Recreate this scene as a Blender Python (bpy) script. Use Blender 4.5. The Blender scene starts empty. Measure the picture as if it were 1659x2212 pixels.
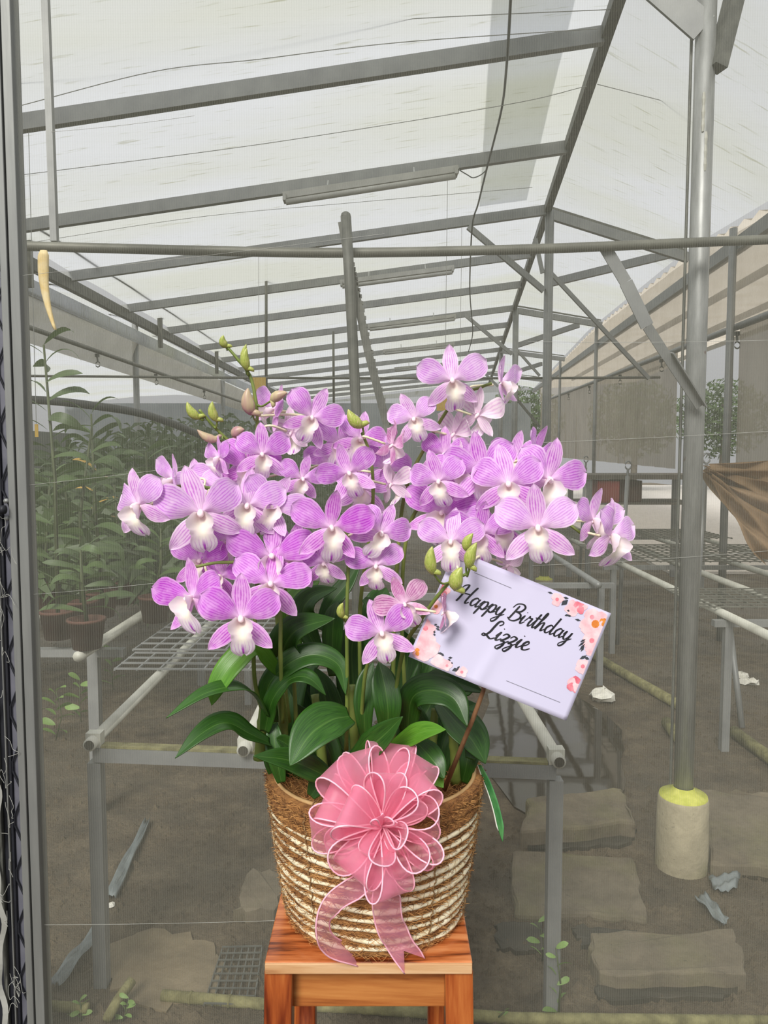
import bpy, math, random
from mathutils import Vector, Matrix, Euler
from math import sin, cos, pi, radians as R
random.seed(7)
SC = bpy.context.scene
COL = SC.collection
V = Vector

# ------------------------------------------------------------------ camera
F = 1650.0                      # focal length in pixels of the 1659 x 2212 frame
CX, CY = 829.5, 1106.0
TH = math.atan(121.0 / F)       # the camera looks slightly down
CAMZ = 1.4
cd = bpy.data.cameras.new('camera'); cam = bpy.data.objects.new('camera', cd); COL.objects.link(cam)
cam.location = (0, 0, CAMZ); cam.rotation_euler = (pi / 2 - TH, 0, 0)
cd.sensor_fit = 'VERTICAL'; cd.sensor_height = 24.0; cd.lens = F / 2212.0 * 24.0
cd.clip_start = 0.02; cd.clip_end = 200
SC.camera = cam

# ------------------------------------------------------------------ sky, sun, exposure
W = bpy.data.worlds.new('overcast_sky'); SC.world = W; W.use_nodes = True
wt = W.node_tree; wt.nodes.clear()
wo = wt.nodes.new('ShaderNodeOutputWorld'); wb = wt.nodes.new('ShaderNodeBackground')
tc = wt.nodes.new('ShaderNodeTexCoord'); sx = wt.nodes.new('ShaderNodeSeparateXYZ')
mr = wt.nodes.new('ShaderNodeMapRange')          # overcast sky: the zenith is brighter than the horizon
mr.inputs['From Min'].default_value = 0.0; mr.inputs['From Max'].default_value = 1.0
mr.inputs['To Min'].default_value = 0.36; mr.inputs['To Max'].default_value = 0.94
wt.links.new(tc.outputs['Generated'], sx.inputs[0]); wt.links.new(sx.outputs['Z'], mr.inputs['Value'])
wt.links.new(mr.outputs[0], wb.inputs['Strength'])
wb.inputs['Color'].default_value = (0.97, 0.98, 1.0, 1); wt.links.new(wb.outputs[0], wo.inputs[0])
sd = bpy.data.lights.new('sun', 'SUN'); sd.energy = 3.2; sd.angle = R(22); sd.color = (1.0, 0.965, 0.9)
sun = bpy.data.objects.new('sun', sd); COL.objects.link(sun)
sun.rotation_euler = (R(48), R(-20), R(0))        # hazy sun high behind the camera's shoulder
SC.view_settings.view_transform = 'Standard'; SC.view_settings.look = 'None'
SC.view_settings.gamma = 1.0; SC.view_settings.use_curve_mapping = False
SC.view_settings.exposure = 0.15

# ------------------------------------------------------------------ pixel -> place
ST, CT = math.sin(TH), math.cos(TH)
def at(px, py, Y):
    d = (py - CY) / F; r = (px - CX) / F
    t = Y / (CT - d * ST)
    return V((r * t, Y, CAMZ + t * (-ST - d * CT)))
def gnd(px, py, z=0.0):
    d = (py - CY) / F; r = (px - CX) / F
    t = (z - CAMZ) / (-ST - d * CT)
    return V((r * t, t * (CT - d * ST), z))

# ------------------------------------------------------------------ helpers
def lerp(a, b, t): return a + (b - a) * t
def catmull(pts, n=6):
    pts = [V(p) for p in pts]
    if len(pts) < 3:
        return [pts[0].lerp(pts[-1], i / n) for i in range(n + 1)]
    P = [pts[0] * 2 - pts[1]] + pts + [pts[-1] * 2 - pts[-2]]
    out = []
    for i in range(1, len(P) - 2):
        a, b, c, d = P[i - 1], P[i], P[i + 1], P[i + 2]
        for k in range(n):
            t = k / n
            out.append(0.5 * ((2 * b) + (c - a) * t + (2 * a - 5 * b + 4 * c - d) * t * t + (-a + 3 * b - 3 * c + d) * t ** 3))
    out.append(pts[-1])
    return out

class MB:
    """collects geometry; build() links it as one mesh object"""
    def __init__(s): s.v = []; s.f = []; s.uv = {}
    def box(s, c, size, rot=None):
        c = V(c); hx, hy, hz = size[0] / 2, size[1] / 2, size[2] / 2; b = len(s.v)
        for x, y, z in ((-hx, -hy, -hz), (hx, -hy, -hz), (hx, hy, -hz), (-hx, hy, -hz), (-hx, -hy, hz), (hx, -hy, hz), (hx, hy, hz), (-hx, hy, hz)):
            p = V((x, y, z))
            if rot is not None: p = rot @ p
            s.v.append(c + p)
        for f in ((0, 3, 2, 1), (4, 5, 6, 7), (0, 1, 5, 4), (1, 2, 6, 5), (2, 3, 7, 6), (3, 0, 4, 7)):
            s.f.append(tuple(b + i for i in f))
        return s
    def bar(s, a, b, w, h, up=(0, 0, 1)):
        a, b = V(a), V(b); d = (b - a); L = d.length; d.normalize(); up = V(up)
        x = d.cross(up)
        if x.length < 1e-4: x = d.cross(V((1, 0, 0)))
        x.normalize(); z = x.cross(d)
        rot = Matrix((x, d, z)).transposed()
        return s.box((a + b) / 2, (w, L, h), rot)
    def tube(s, pts, r, n=8, cap=True):
        pts = [V(p) for p in pts]; m = len(pts)
        rr = r if isinstance(r, (list, tuple)) else [r] * m
        b = len(s.v); prev = None
        for i, p in enumerate(pts):
            t = (pts[min(i + 1, m - 1)] - pts[max(i - 1, 0)])
            if t.length < 1e-9: t = V((0, 0, 1))
            t.normalize()
            if prev is None:
                u = t.cross(V((0, 0, 1)))
                if u.length < 1e-3: u = t.cross(V((1, 0, 0)))
            else:
                u = prev - t * prev.dot(t)
                if u.length < 1e-6: u = t.cross(V((0.3, 0.5, 0.8)))
            u.normalize(); prev = u; w = t.cross(u)
            for k in range(n):
                a = 2 * pi * k / n
                s.v.append(p + (u * cos(a) + w * sin(a)) * rr[i])
        for i in range(m - 1):
            for k in range(n):
                k2 = (k + 1) % n
                s.f.append((b + i * n + k, b + i * n + k2, b + (i + 1) * n + k2, b + (i + 1) * n + k))
        if cap:
            s.f.append(tuple(b + k for k in reversed(range(n)))); s.f.append(tuple(b + (m - 1) * n + k for k in range(n)))
        return s
    def ring(s, pts, r, n=8):
        """closed tube"""
        pts = [V(p) for p in pts]; m = len(pts)
        rr = r if isinstance(r, (list, tuple)) else [r] * m
        b = len(s.v); up = V((0, 0, 1))
        for i, p in enumerate(pts):
            t = (pts[(i + 1) % m] - pts[i - 1]).normalized(); u = t.cross(up).normalized(); w = u.cross(t)
            for k in range(n):
                a = 2 * pi * k / n; s.v.append(p + (u * cos(a) + w * sin(a)) * rr[i])
        for i in range(m):
            i2 = (i + 1) % m
            for k in range(n):
                k2 = (k + 1) % n
                s.f.append((b + i * n + k, b + i2 * n + k, b + i2 * n + k2, b + i * n + k2))
        return s
    def lathe(s, prof, c=(0, 0, 0), n=32, cap=(False, False)):
        c = V(c); b = len(s.v)
        for r, z in prof:
            for k in range(n):
                a = 2 * pi * k / n; s.v.append(c + V((r * cos(a), r * sin(a), z)))
        for i in range(len(prof) - 1):
            for k in range(n):
                k2 = (k + 1) % n
                s.f.append((b + i * n + k, b + i * n + k2, b + (i + 1) * n + k2, b + (i + 1) * n + k))
        if cap[0]: s.f.append(tuple(b + k for k in reversed(range(n))))
        if cap[1]: s.f.append(tuple(b + (len(prof) - 1) * n + k for k in range(n)))
        return s
    def grid(s, fn, nu, nv):
        """fn(u, v) with u in -1..1 and v in 0..1; stores u, v as a UV map"""
        b = len(s.v)
        for j in range(nv + 1):
            for i in range(nu + 1):
                u = -1 + 2 * i / nu; v = j / nv
                s.uv[len(s.v)] = (u * 0.5 + 0.5, v); s.v.append(V(fn(u, v)))
        for j in range(nv):
            for i in range(nu):
                a = b + j * (nu + 1) + i
                s.f.append((a, a + 1, a + nu + 2, a + nu + 1))
        return s
    def poly(s, pts):
        b = len(s.v); s.v += [V(p) for p in pts]; s.f.append(tuple(range(b, b + len(pts)))); return s
    def prism(s, pts, d):
        """closed solid: polygon pts extruded along vector d"""
        b = len(s.v); n = len(pts); d = V(d)
        s.v += [V(p) for p in pts] + [V(p) + d for p in pts]
        s.f.append(tuple(b + i for i in range(n))); s.f.append(tuple(b + n + i for i in reversed(range(n))))
        for i in range(n):
            j = (i + 1) % n; s.f.append((b + i, b + n + i, b + n + j, b + j))
        return s
    def mesh(s, name, mat=None, smooth=False, origin=None):
        o = V(origin) if origin is not None else V((0, 0, 0))
        me = bpy.data.meshes.new(name); me.from_pydata([tuple(p - o) for p in s.v], [], s.f)
        if s.uv:
            ul = me.uv_layers.new(name='UVMap')
            for lp in me.loops:
                ul.data[lp.index].uv = s.uv.get(lp.vertex_index, (0, 0))
        if mat: me.materials.append(mat)
        if smooth: me.polygons.foreach_set('use_smooth', [True] * len(me.polygons))
        me.update()
        return me
    def build(s, name, mat, parent=None, smooth=False):
        if parent is not None:
            off = parent_origin(parent)
            me = s.mesh(name, mat, smooth, origin=off)
            o = bpy.data.objects.new(name, me); COL.objects.link(o); o.parent = parent
        else:
            c = sum(s.v, V((0, 0, 0))) / max(1, len(s.v))
            me = s.mesh(name, mat, smooth, origin=c)
            o = bpy.data.objects.new(name, me); COL.objects.link(o); o.location = c
        return o
def parent_origin(p):
    o = V(p.location)
    while p.parent is not None:
        p = p.parent; o += V(p.location)
    return o
def bevel(o, w=0.003, seg=2):
    m = o.modifiers.new('soft_edges', 'BEVEL'); m.width = w; m.segments = seg; m.limit_method = 'ANGLE'; return o
def tag(o, label=None, cat=None, group=None, kind=None):
    if label: o['label'] = label
    if cat: o['category'] = cat
    if group: o['group'] = group
    if kind: o['kind'] = kind
    return o
def thing(name, loc, label, cat, group=None, kind=None):
    o = bpy.data.objects.new(name, None); COL.objects.link(o); o.location = V(loc); o.empty_display_size = 0.05
    return tag(o, label, cat, group, kind)
ORD = ['first', 'second', 'third', 'fourth', 'fifth', 'sixth', 'seventh', 'eighth', 'ninth', 'tenth', 'eleventh', 'twelfth', 'thirteenth', 'fourteenth', 'fifteenth', 'sixteenth']

# ------------------------------------------------------------------ materials
def srgb(r, g, b):
    f = lambda c: (c / 255 / 12.92) if c / 255 <= 0.04045 else ((c / 255 + 0.055) / 1.055) ** 2.4
    return (f(r), f(g), f(b), 1)
class NT:
    def __init__(s, name):
        s.m = bpy.data.materials.new(name); s.m.use_nodes = True; s.t = s.m.node_tree; s.t.nodes.clear()
        s.out = s.t.nodes.new('ShaderNodeOutputMaterial')
    def n(s, typ, props=None, **inp):
        x = s.t.nodes.new('ShaderNode' + typ)
        for k, v in (props or {}).items(): setattr(x, k, v)
        for k, v in inp.items():
            k = k.replace('_', ' ')
            if k.startswith('i') and k[1:].isdigit(): sk = x.inputs[int(k[1:])]
            else: sk = x.inputs[k]
            if isinstance(v, bpy.types.NodeSocket): s.t.links.new(v, sk)
            else: sk.default_value = v
        return x
    def math(s, op, a, b=0.0, c=0.0, clamp=False):
        x = s.n('Math', {'operation': op, 'use_clamp': clamp}, i0=a, i1=b)
        if op in ('MULTIPLY_ADD', 'SMOOTH_MIN', 'SMOOTH_MAX'): x.inputs[2].default_value = c
        return x.outputs[0]
    def mix(s, f, a, b, blend='MIX'):
        x = s.n('Mix', {'data_type': 'RGBA', 'blend_type': blend})
        for sk, v in ((x.inputs[0], f), (x.inputs[6], a), (x.inputs[7], b)):
            if isinstance(v, bpy.types.NodeSocket): s.t.links.new(v, sk)
            else: sk.default_value = v
        return x.outputs[2]
    def ramp(s, f, stops):
        x = s.n('ValToRGB', i0=f); e = x.color_ramp.elements
        while len(e) < len(stops): e.new(0.5)
        for el, (p, c) in zip(e, stops): el.position = p; el.color = c
        return x.outputs[0]
    def noise(s, scale, detail=4, vec=None, rough=0.55, dist=0.0):
        x = s.n('TexNoise', Scale=scale, Detail=detail, Roughness=rough, Distortion=dist)
        if vec is not None: s.t.links.new(vec, x.inputs['Vector'])
        return x.outputs['Fac']
    def coord(s, which='Object', scale=(1, 1, 1), rot=(0, 0, 0)):
        c = s.n('TexCoord').outputs[which]
        return s.n('Mapping', Vector=c, Scale=scale, Rotation=rot).outputs[0]
    def pos(s, scale=(1, 1, 1)):
        c = s.n('NewGeometry').outputs['Position']
        return s.n('Mapping', Vector=c, Scale=scale).outputs[0]
    def bsdf(s, **k): return s.n('BsdfPrincipled', **k)
    def bump(s, h, strength=0.3, dist=0.01):
        return s.n('Bump', Height=h, Strength=strength, Distance=dist).outputs[0]
    def end(s, sh):
        s.t.links.new(sh.outputs[0] if not isinstance(sh, bpy.types.NodeSocket) else sh, s.out.inputs[0]); return s.m
def simple(name, c1, c2, rough=0.5, scale=8, metal=0.0, bump=0.15, bdist=0.004, stretch=(1, 1, 1), world=False, **k):
    t = NT(name); co = t.pos(stretch) if world else t.coord('Object', stretch)
    f = t.noise(scale, 6, co)
    col = t.ramp(f, [(0.3, c1), (0.7, c2)])
    b = t.bsdf(Base_Color=col, Roughness=rough, Metallic=metal, **k)
    if bump: t.t.links.new(t.bump(t.noise(scale * 4, 5, co), bump, bdist), b.inputs['Normal'])
    return t.end(b)

M = {}
M['steel'] = simple('galvanised_steel', srgb(132, 134, 134), srgb(150, 152, 150), 0.5, 9, 0.35, 0.05)
M['dark_steel'] = simple('weathered_steel', srgb(78, 80, 76), srgb(112, 113, 106), 0.6, 18, 0.3, 0.2)
M['pipe'] = simple('dull_pipe', srgb(92, 92, 84), srgb(120, 120, 110), 0.55, 10, 0.3, 0.1)
M['alu'] = simple('grey_aluminium', srgb(122, 124, 122), srgb(138, 140, 137), 0.5, 8, 0.4, 0.05, stretch=(6, 6, 0.6))
M['white_tube'] = simple('white_painted_tube', srgb(172, 172, 160), srgb(202, 202, 190), 0.5, 9, 0, 0.1)
M['black'] = simple('black_rubber', srgb(14, 16, 24), srgb(30, 32, 40), 0.6, 12)
M['slate'] = simple('blue_grey_channel', srgb(84, 86, 98), srgb(116, 116, 126), 0.55, 9, 0.2)
M['yellow'] = simple('yellow_plastic', srgb(222, 176, 60), srgb(238, 200, 92), 0.5, 20)
M['lamp_white'] = simple('lamp_housing', srgb(166, 166, 160), srgb(190, 190, 184), 0.4, 6)
M['cable'] = simple('cable_sheath', srgb(60, 62, 62), srgb(84, 86, 84), 0.6, 6)
M['wire'] = simple('thin_wire', srgb(150, 152, 148), srgb(180, 182, 178), 0.5, 6, 0.3)
M['thread'] = simple('white_thread', srgb(150, 152, 145), srgb(178, 178, 172), 0.7, 6)
M['gutter'] = simple('white_gutter', srgb(225, 226, 222), srgb(240, 240, 236), 0.5, 3)
M['red'] = simple('faded_red_plastic', srgb(140, 50, 48), srgb(170, 70, 62), 0.5, 5)
M['terracotta'] = simple('dark_terracotta', srgb(72, 46, 38), srgb(96, 62, 50), 0.8, 9)
M['dark_table'] = simple('old_table_board', srgb(88, 82, 74), srgb(118, 112, 102), 0.8, 6)
M['stone'] = simple('pale_stone', srgb(205, 203, 190), srgb(236, 234, 224), 0.8, 20, 0, 0.4)
M['bluefilm'] = simple('pale_plastic_scrap', srgb(96, 104, 106), srgb(126, 134, 134), 0.3, 14, 0, 0.4)
M['brass'] = simple('brass_bolt', srgb(120, 108, 70), srgb(168, 152, 100), 0.3, 20, 0.9, 0)
M['moss'] = simple('mossy_bamboo', srgb(84, 80, 46), srgb(140, 136, 92), 0.85, 26, 0, 0.6)

def m_ground():
    t = NT('wet_soil'); co = t.pos()
    big = t.noise(1.1, 5, co); mid = t.noise(7, 8, co, 0.72); fine = t.noise(45, 6, co, 0.75)
    c = t.ramp(mid, [(0.25, srgb(62, 50, 36)), (0.5, srgb(122, 107, 84)), (0.72, srgb(164, 147, 118))])
    dark = t.ramp(t.noise(2.3, 6, co, 0.6), [(0.52, (0, 0, 0, 1)), (0.64, (1, 1, 1, 1))])
    c = t.mix(t.math('MULTIPLY', dark, 0.6), c, srgb(58, 49, 37))
    c = t.mix(t.math('MULTIPLY', fine, 0.45), c, srgb(54, 45, 34))
    wet = t.ramp(big, [(0.45, (0, 0, 0, 1)), (0.6, (1, 1, 1, 1))])
    c = t.mix(t.math('MULTIPLY', wet, 0.55), c, srgb(112, 101, 82))
    r = t.n('MapRange', Value=wet, i3=0.85, i4=0.42).outputs[0]
    b = t.bsdf(Base_Color=c, Roughness=r)
    h = t.math('ADD', mid, t.math('MULTIPLY', fine, 0.4))
    t.t.links.new(t.bump(h, 0.9, 0.09), b.inputs['Normal'])
    return t.end(b)
M['ground'] = m_ground()
def m_puddle():
    t = NT('puddle_water'); co = t.pos()
    b = t.bsdf(Base_Color=srgb(52, 46, 36), Roughness=0.05, IOR=1.33, Specular_IOR_Level=0.9)
    t.t.links.new(t.bump(t.noise(6, 2, co), 0.05, 0.01), b.inputs['Normal'])
    return t.end(b)
M['puddle'] = m_puddle()
M['wet_mud'] = simple('wet_mud', srgb(98, 87, 68), srgb(132, 119, 95), 0.42, 7, 0, 0.25, 0.02, world=True)
def m_concrete(name, a, b_, moss):
    t = NT(name); co = t.pos()
    f = t.noise(9, 8, co, 0.7); c = t.ramp(f, [(0.3, a), (0.7, b_)])
    g = t.ramp(t.noise(5, 5, co), [(0.5, (0, 0, 0, 1)), (0.68, (1, 1, 1, 1))])
    c = t.mix(t.math('MULTIPLY', g, moss), c, srgb(118, 122, 60))
    sp = t.ramp(t.noise(60, 3, co), [(0.66, (0, 0, 0, 1)), (0.72, (1, 1, 1, 1))])
    c = t.mix(t.math('MULTIPLY', sp, 0.5), c, srgb(60, 56, 46))
    b = t.bsdf(Base_Color=c, Roughness=0.85)
    t.t.links.new(t.bump(t.noise(50, 6, co), 0.3, 0.01), b.inputs['Normal'])
    return t.end(b)
M['concrete'] = m_concrete('weathered_concrete', srgb(146, 138, 114), srgb(184, 174, 146), 0.35)
M['slab'] = m_concrete('muddy_slab', srgb(82, 74, 60), srgb(116, 106, 88), 0.2)
M['pale_concrete'] = m_concrete('pale_concrete', srgb(190, 184, 176), srgb(214, 208, 200), 0.0)
M['algae'] = simple('yellow_green_algae', srgb(172, 178, 60), srgb(214, 214, 110), 0.9, 30, 0, 0.4)

def m_roof():
    t = NT('roof_film'); co = t.pos()
    st = t.n('Mapping', Vector=co, Scale=(1.3, 13.0, 1.0)).outputs[0]
    s1 = t.noise(2.6, 6, st, 0.6); s2 = t.noise(0.55, 3, t.n('Mapping', Vector=co, Scale=(0.5, 1.6, 1.0)).outputs[0])
    alg = t.math('MULTIPLY', t.ramp(s2, [(0.42, (0, 0, 0, 1)), (0.66, (1, 1, 1, 1))]), 0.55)
    fine = t.ramp(s1, [(0.60, (0, 0, 0, 1)), (0.70, (1, 1, 1, 1))])
    c = t.mix(alg, srgb(210, 213, 217), srgb(200, 202, 182))
    c = t.mix(t.math('MULTIPLY', fine, 0.55), c, srgb(140, 140, 100))
    d = t.n('BsdfDiffuse', Color=c); tr = t.n('BsdfTranslucent', Color=c)
    m1 = t.n('MixShader', i0=0.82, i1=d.outputs[0], i2=tr.outputs[0])
    tp = t.n('BsdfTransparent', Color=(1, 1, 1, 1))
    return t.end(t.n('MixShader', i0=0.10, i1=m1.outputs[0], i2=tp.outputs[0]))
M['roof'] = m_roof()
def m_sheer(name, c1, c2, trans, clear, scale=4, stretch=(1, 1, 1)):
    t = NT(name); co = t.pos(stretch)
    c = t.ramp(t.noise(scale, 5, co), [(0.3, c1), (0.7, c2)])
    d = t.n('BsdfDiffuse', Color=c); tr = t.n('BsdfTranslucent', Color=c)
    m1 = t.n('MixShader', i0=trans, i1=d.outputs[0], i2=tr.outputs[0])
    tp = t.n('BsdfTransparent', Color=(1, 1, 1, 1))
    return t.end(t.n('MixShader', i0=clear, i1=m1.outputs[0], i2=tp.outputs[0]))
M['side_film'] = m_sheer('streaked_side_film', srgb(198, 189, 175), srgb(224, 217, 206), 0.65, 0.45, 2.5, (1, 2.2, 0.35))
M['shade_net'] = m_sheer('grey_shade_net', srgb(158, 152, 140), srgb(180, 174, 162), 0.55, 0.14, 3, (1, 1, 0.6))
M['dark_net'] = m_sheer('dark_green_net', srgb(60, 66, 54), srgb(78, 84, 70), 0.4, 0.1, 3)
M['side_net'] = m_sheer('pale_grey_net', srgb(166, 162, 150), srgb(184, 180, 168), 0.55, 0.12, 3)
M['painted_shade'] = simple('painted_dark_shade', srgb(40, 38, 30), srgb(66, 60, 48), 0.7, 8, 0, 0.4)  # dark colour painted for shade on slab fronts and in tube ends
M['neigh_roof'] = m_sheer('weathered_corrugated_sheet', srgb(206, 196, 178), srgb(232, 224, 210), 0.8, 0.05, 2)
M['end_sheet'] = m_sheer('pale_blue_grey_sheet', srgb(138, 144, 146), srgb(166, 172, 174), 0.5, 0.02, 1)
M['tarp'] = m_sheer('brown_tarpaulin', srgb(146, 120, 90), srgb(178, 150, 118), 0.4, 0.03, 6)
def m_net():
    t = NT('insect_net'); co = t.pos()
    sx = t.n('SeparateXYZ', Vector=co)
    wx = t.math('SINE', t.math('MULTIPLY', sx.outputs['X'], 2 * pi / 0.0052))
    wz = t.math('SINE', t.math('MULTIPLY', sx.outputs['Z'], 2 * pi / 0.0031))
    band = t.noise(3.0, 4, t.n('Mapping', Vector=co, Scale=(0.4, 1, 6)).outputs[0])
    fac = t.math('ADD', t.math('MULTIPLY', wx, 0.045), t.math('MULTIPLY', wz, 0.02))
    fac = t.math('ADD', fac, t.math('MULTIPLY_ADD', band, 0.10, 0.145))
    c = srgb(176, 177, 164)
    d = t.n('BsdfDiffuse', Color=c); tr = t.n('BsdfTranslucent', Color=c)
    m1 = t.n('MixShader', i0=0.35, i1=d.outputs[0], i2=tr.outputs[0])
    tp = t.n('BsdfTransparent', Color=(1, 1, 1, 1))
    return t.end(t.n('MixShader', i0=fac, i1=tp.outputs[0], i2=m1.outputs[0]))
M['net'] = m_net()

def m_petal(name, freq, deep, mid, pale, edge=0.8, basew=0.35):
    t = NT(name); uv = t.n('UVMap').outputs[0]; s = t.n('SeparateXYZ', Vector=uv)
    u = t.math('MULTIPLY_ADD', s.outputs['X'], 2.0, -1.0); v = s.outputs['Y']
    nz = t.noise(7, 4, t.n('Mapping', Vector=uv, Scale=(1.5, 1, 1)).outputs[0])
    ph = t.math('ADD', t.math('MULTIPLY', u, freq), t.math('MULTIPLY', nz, 5.5))
    st = t.math('SINE', ph)
    st = t.n('MapRange', Value=st, i1=-0.1, i2=0.95).outputs[0]
    au = t.math('ABSOLUTE', u)
    c = t.mix(t.math('MULTIPLY', st, 0.85), mid, deep)
    blot = t.noise(2.5, 3, t.coord('Object', (4, 4, 4)))
    c = t.mix(t.n('MapRange', Value=blot, i1=0.45, i2=0.75, i3=0.0, i4=0.5).outputs[0], c, pale)
    e = t.n('MapRange', Value=au, i1=edge, i2=1.0).outputs[0]
    tip = t.n('MapRange', Value=v, i1=0.84, i2=1.0).outputs[0]
    c = t.mix(t.math('MULTIPLY', t.math('MAXIMUM', e, tip), 0.75), c, pale)
    bs = t.n('MapRange', Value=v, i1=0.0, i2=basew, i3=0.8, i4=0.0).outputs[0]
    c = t.mix(bs, c, srgb(246, 222, 240))
    rnd = t.n('ObjectInfo').outputs['Random']
    c = t.n('HueSaturation', Color=c, Value=t.math('MULTIPLY_ADD', rnd, 0.16, 0.92), Saturation=t.math('MULTIPLY_ADD', rnd, -0.2, 1.1), Hue=0.5).outputs[0]
    b = t.bsdf(Base_Color=c, Roughness=0.5, Specular_IOR_Level=0.25, Sheen_Weight=0.15)
    t.t.links.new(t.bump(st, 0.12, 0.003), b.inputs['Normal'])
    tr = t.n('BsdfTranslucent', Color=c)
    return t.end(t.n('MixShader', i0=0.30, i1=b.outputs[0], i2=tr.outputs[0]))
M['petal'] = m_petal('lilac_petal', 36, srgb(186, 88, 202), srgb(220, 156, 230), srgb(242, 210, 244), 0.84, 0.32)
M['sepal'] = m_petal('lilac_sepal', 22, srgb(186, 78, 200), srgb(230, 176, 234), srgb(246, 216, 244), 0.72, 0.3)
M['petal_light'] = m_petal('light_lilac_petal', 36, srgb(206, 132, 222), srgb(232, 186, 240), srgb(248, 226, 248), 0.84, 0.36)
M['sepal_light'] = m_petal('light_lilac_sepal', 22, srgb(202, 112, 212), srgb(238, 200, 240), srgb(250, 230, 248), 0.72, 0.32)
M['petal_deep'] = m_petal('deep_lilac_petal', 36, srgb(186, 76, 200), srgb(216, 134, 226), srgb(240, 196, 242), 0.86, 0.26)
M['sepal_deep'] = m_petal('deep_lilac_sepal', 22, srgb(184, 62, 194), srgb(226, 158, 230), srgb(246, 212, 244), 0.74, 0.26)
M['petal_back'] = m_petal('pale_petal', 16, srgb(224, 178, 220), srgb(242, 222, 236), srgb(250, 240, 246), 0.7, 0.5)
M['petal_rose'] = m_petal('rose_petal', 26, srgb(180, 84, 160), srgb(224, 164, 206), srgb(246, 216, 236), 0.8, 0.35)
def m_lip():
    t = NT('orchid_lip'); uv = t.n('UVMap').outputs[0]; s = t.n('SeparateXYZ', Vector=uv)
    u = t.math('MULTIPLY_ADD', s.outputs['X'], 2.0, -1.0); v = s.outputs['Y']; au = t.math('ABSOLUTE', u)
    c = t.mix(t.n('MapRange', Value=au, i1=0.25, i2=0.8).outputs[0], srgb(253, 249, 232), srgb(255, 242, 248))
    thr = t.math('MULTIPLY', t.n('MapRange', Value=v, i1=0.30, i2=0.05).outputs[0], t.n('MapRange', Value=au, i1=0.5, i2=0.1).outputs[0])
    c = t.mix(t.math('MULTIPLY', thr, 0.6), c, srgb(226, 190, 190))
    nz = t.noise(6, 3, uv)
    st = t.math('SINE', t.math('ADD', t.math('MULTIPLY', u, 22), t.math('MULTIPLY', nz, 6)))
    tip = t.n('MapRange', Value=v, i1=0.58, i2=0.80).outputs[0]
    c = t.mix(tip, c, srgb(252, 242, 252))
    stz = t.math('MULTIPLY', t.n('MapRange', Value=st, i1=0.35, i2=1.0).outputs[0], tip)
    c = t.mix(t.math('MULTIPLY', stz, 0.55), c, srgb(206, 124, 216))
    cen = t.math('MULTIPLY', t.n('MapRange', Value=au, i1=0.16, i2=0.05).outputs[0], t.n('MapRange', Value=v, i1=0.66, i2=0.82).outputs[0])
    c = t.mix(cen, c, srgb(188, 84, 204))
    b = t.bsdf(Base_Color=c, Roughness=0.5, Specular_IOR_Level=0.25)
    tr = t.n('BsdfTranslucent', Color=c)
    return t.end(t.n('MixShader', i0=0.30, i1=b.outputs[0], i2=tr.outputs[0]))
M['lip'] = m_lip()
M['column'] = simple('orchid_column', srgb(238, 206, 220), srgb(250, 236, 236), 0.4, 30, 0, 0)
M['pedicel'] = simple('pale_pedicel', srgb(222, 222, 172), srgb(240, 232, 206), 0.45, 10, 0, 0)
M['stem_dim'] = simple('dim_green_stem', srgb(52, 62, 36), srgb(78, 88, 52), 0.6, 14, 0, 0.05)
M['stem'] = simple('olive_stem', srgb(92, 112, 48), srgb(132, 146, 72), 0.45, 14, 0, 0.05)
def m_bud():
    t = NT('green_bud'); uv = t.coord('Generated'); s = t.n('SeparateXYZ', Vector=uv)
    f = t.noise(6, 4, t.n('Mapping', Vector=uv, Scale=(3, 3, 0.6)).outputs[0])
    c = t.ramp(f, [(0.3, srgb(128, 146, 58)), (0.55, srgb(178, 188, 96)), (0.75, srgb(204, 170, 150))])
    return t.end(t.bsdf(Base_Color=c, Roughness=0.4))
M['bud'] = m_bud()
M['bud_pink'] = simple('blushing_bud', srgb(200, 196, 140), srgb(164, 96, 132), 0.4, 40, 0, 0.05, stretch=(1.6, 1.6, 0.25))
def m_leaf(name, dark, light, rough=0.32, trans=0.12):
    t = NT(name); uv = t.n('UVMap').outputs[0]; s = t.n('SeparateXYZ', Vector=uv)
    u = t.math('MULTIPLY_ADD', s.outputs['X'], 2.0, -1.0); au = t.math('ABSOLUTE', u)
    f = t.noise(3, 4, t.n('Mapping', Vector=uv, Scale=(14, 1.2, 1)).outputs[0])
    c = t.ramp(f, [(0.3, dark), (0.7, light)])
    mid = t.n('MapRange', Value=au, i1=0.07, i2=0.0).outputs[0]
    c = t.mix(t.math('MULTIPLY', mid, 0.28), c, srgb(120, 164, 78))
    rnd = t.n('ObjectInfo').outputs['Random']
    c = t.n('HueSaturation', Color=c, Value=t.math('MULTIPLY_ADD', rnd, 0.5, 0.75)).outputs[0]
    b = t.bsdf(Base_Color=c, Roughness=rough, Specular_IOR_Level=0.5)
    t.t.links.new(t.bump(t.math('ADD', f, t.math('MULTIPLY', mid, -0.8)), 0.15, 0.003), b.inputs['Normal'])
    tr = t.n('BsdfTranslucent', Color=t.mix(0.5, c, srgb(120, 170, 50)))
    return t.end(t.n('MixShader', i0=trans, i1=b.outputs[0], i2=tr.outputs[0]))
M['leaf'] = m_leaf('orchid_leaf', srgb(26, 60, 16), srgb(56, 100, 30), 0.36, 0.10)
M['leaf_light'] = m_leaf('young_orchid_leaf', srgb(70, 122, 30), srgb(104, 156, 50), 0.35, 0.2)
M['leaf_bg'] = m_leaf('greenhouse_leaf', srgb(54, 74, 40), srgb(88, 108, 62), 0.5, 0.15)
M['leaf_yellow'] = m_leaf('yellowing_leaf', srgb(170, 134, 60), srgb(206, 168, 84), 0.5, 0.15)
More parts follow.
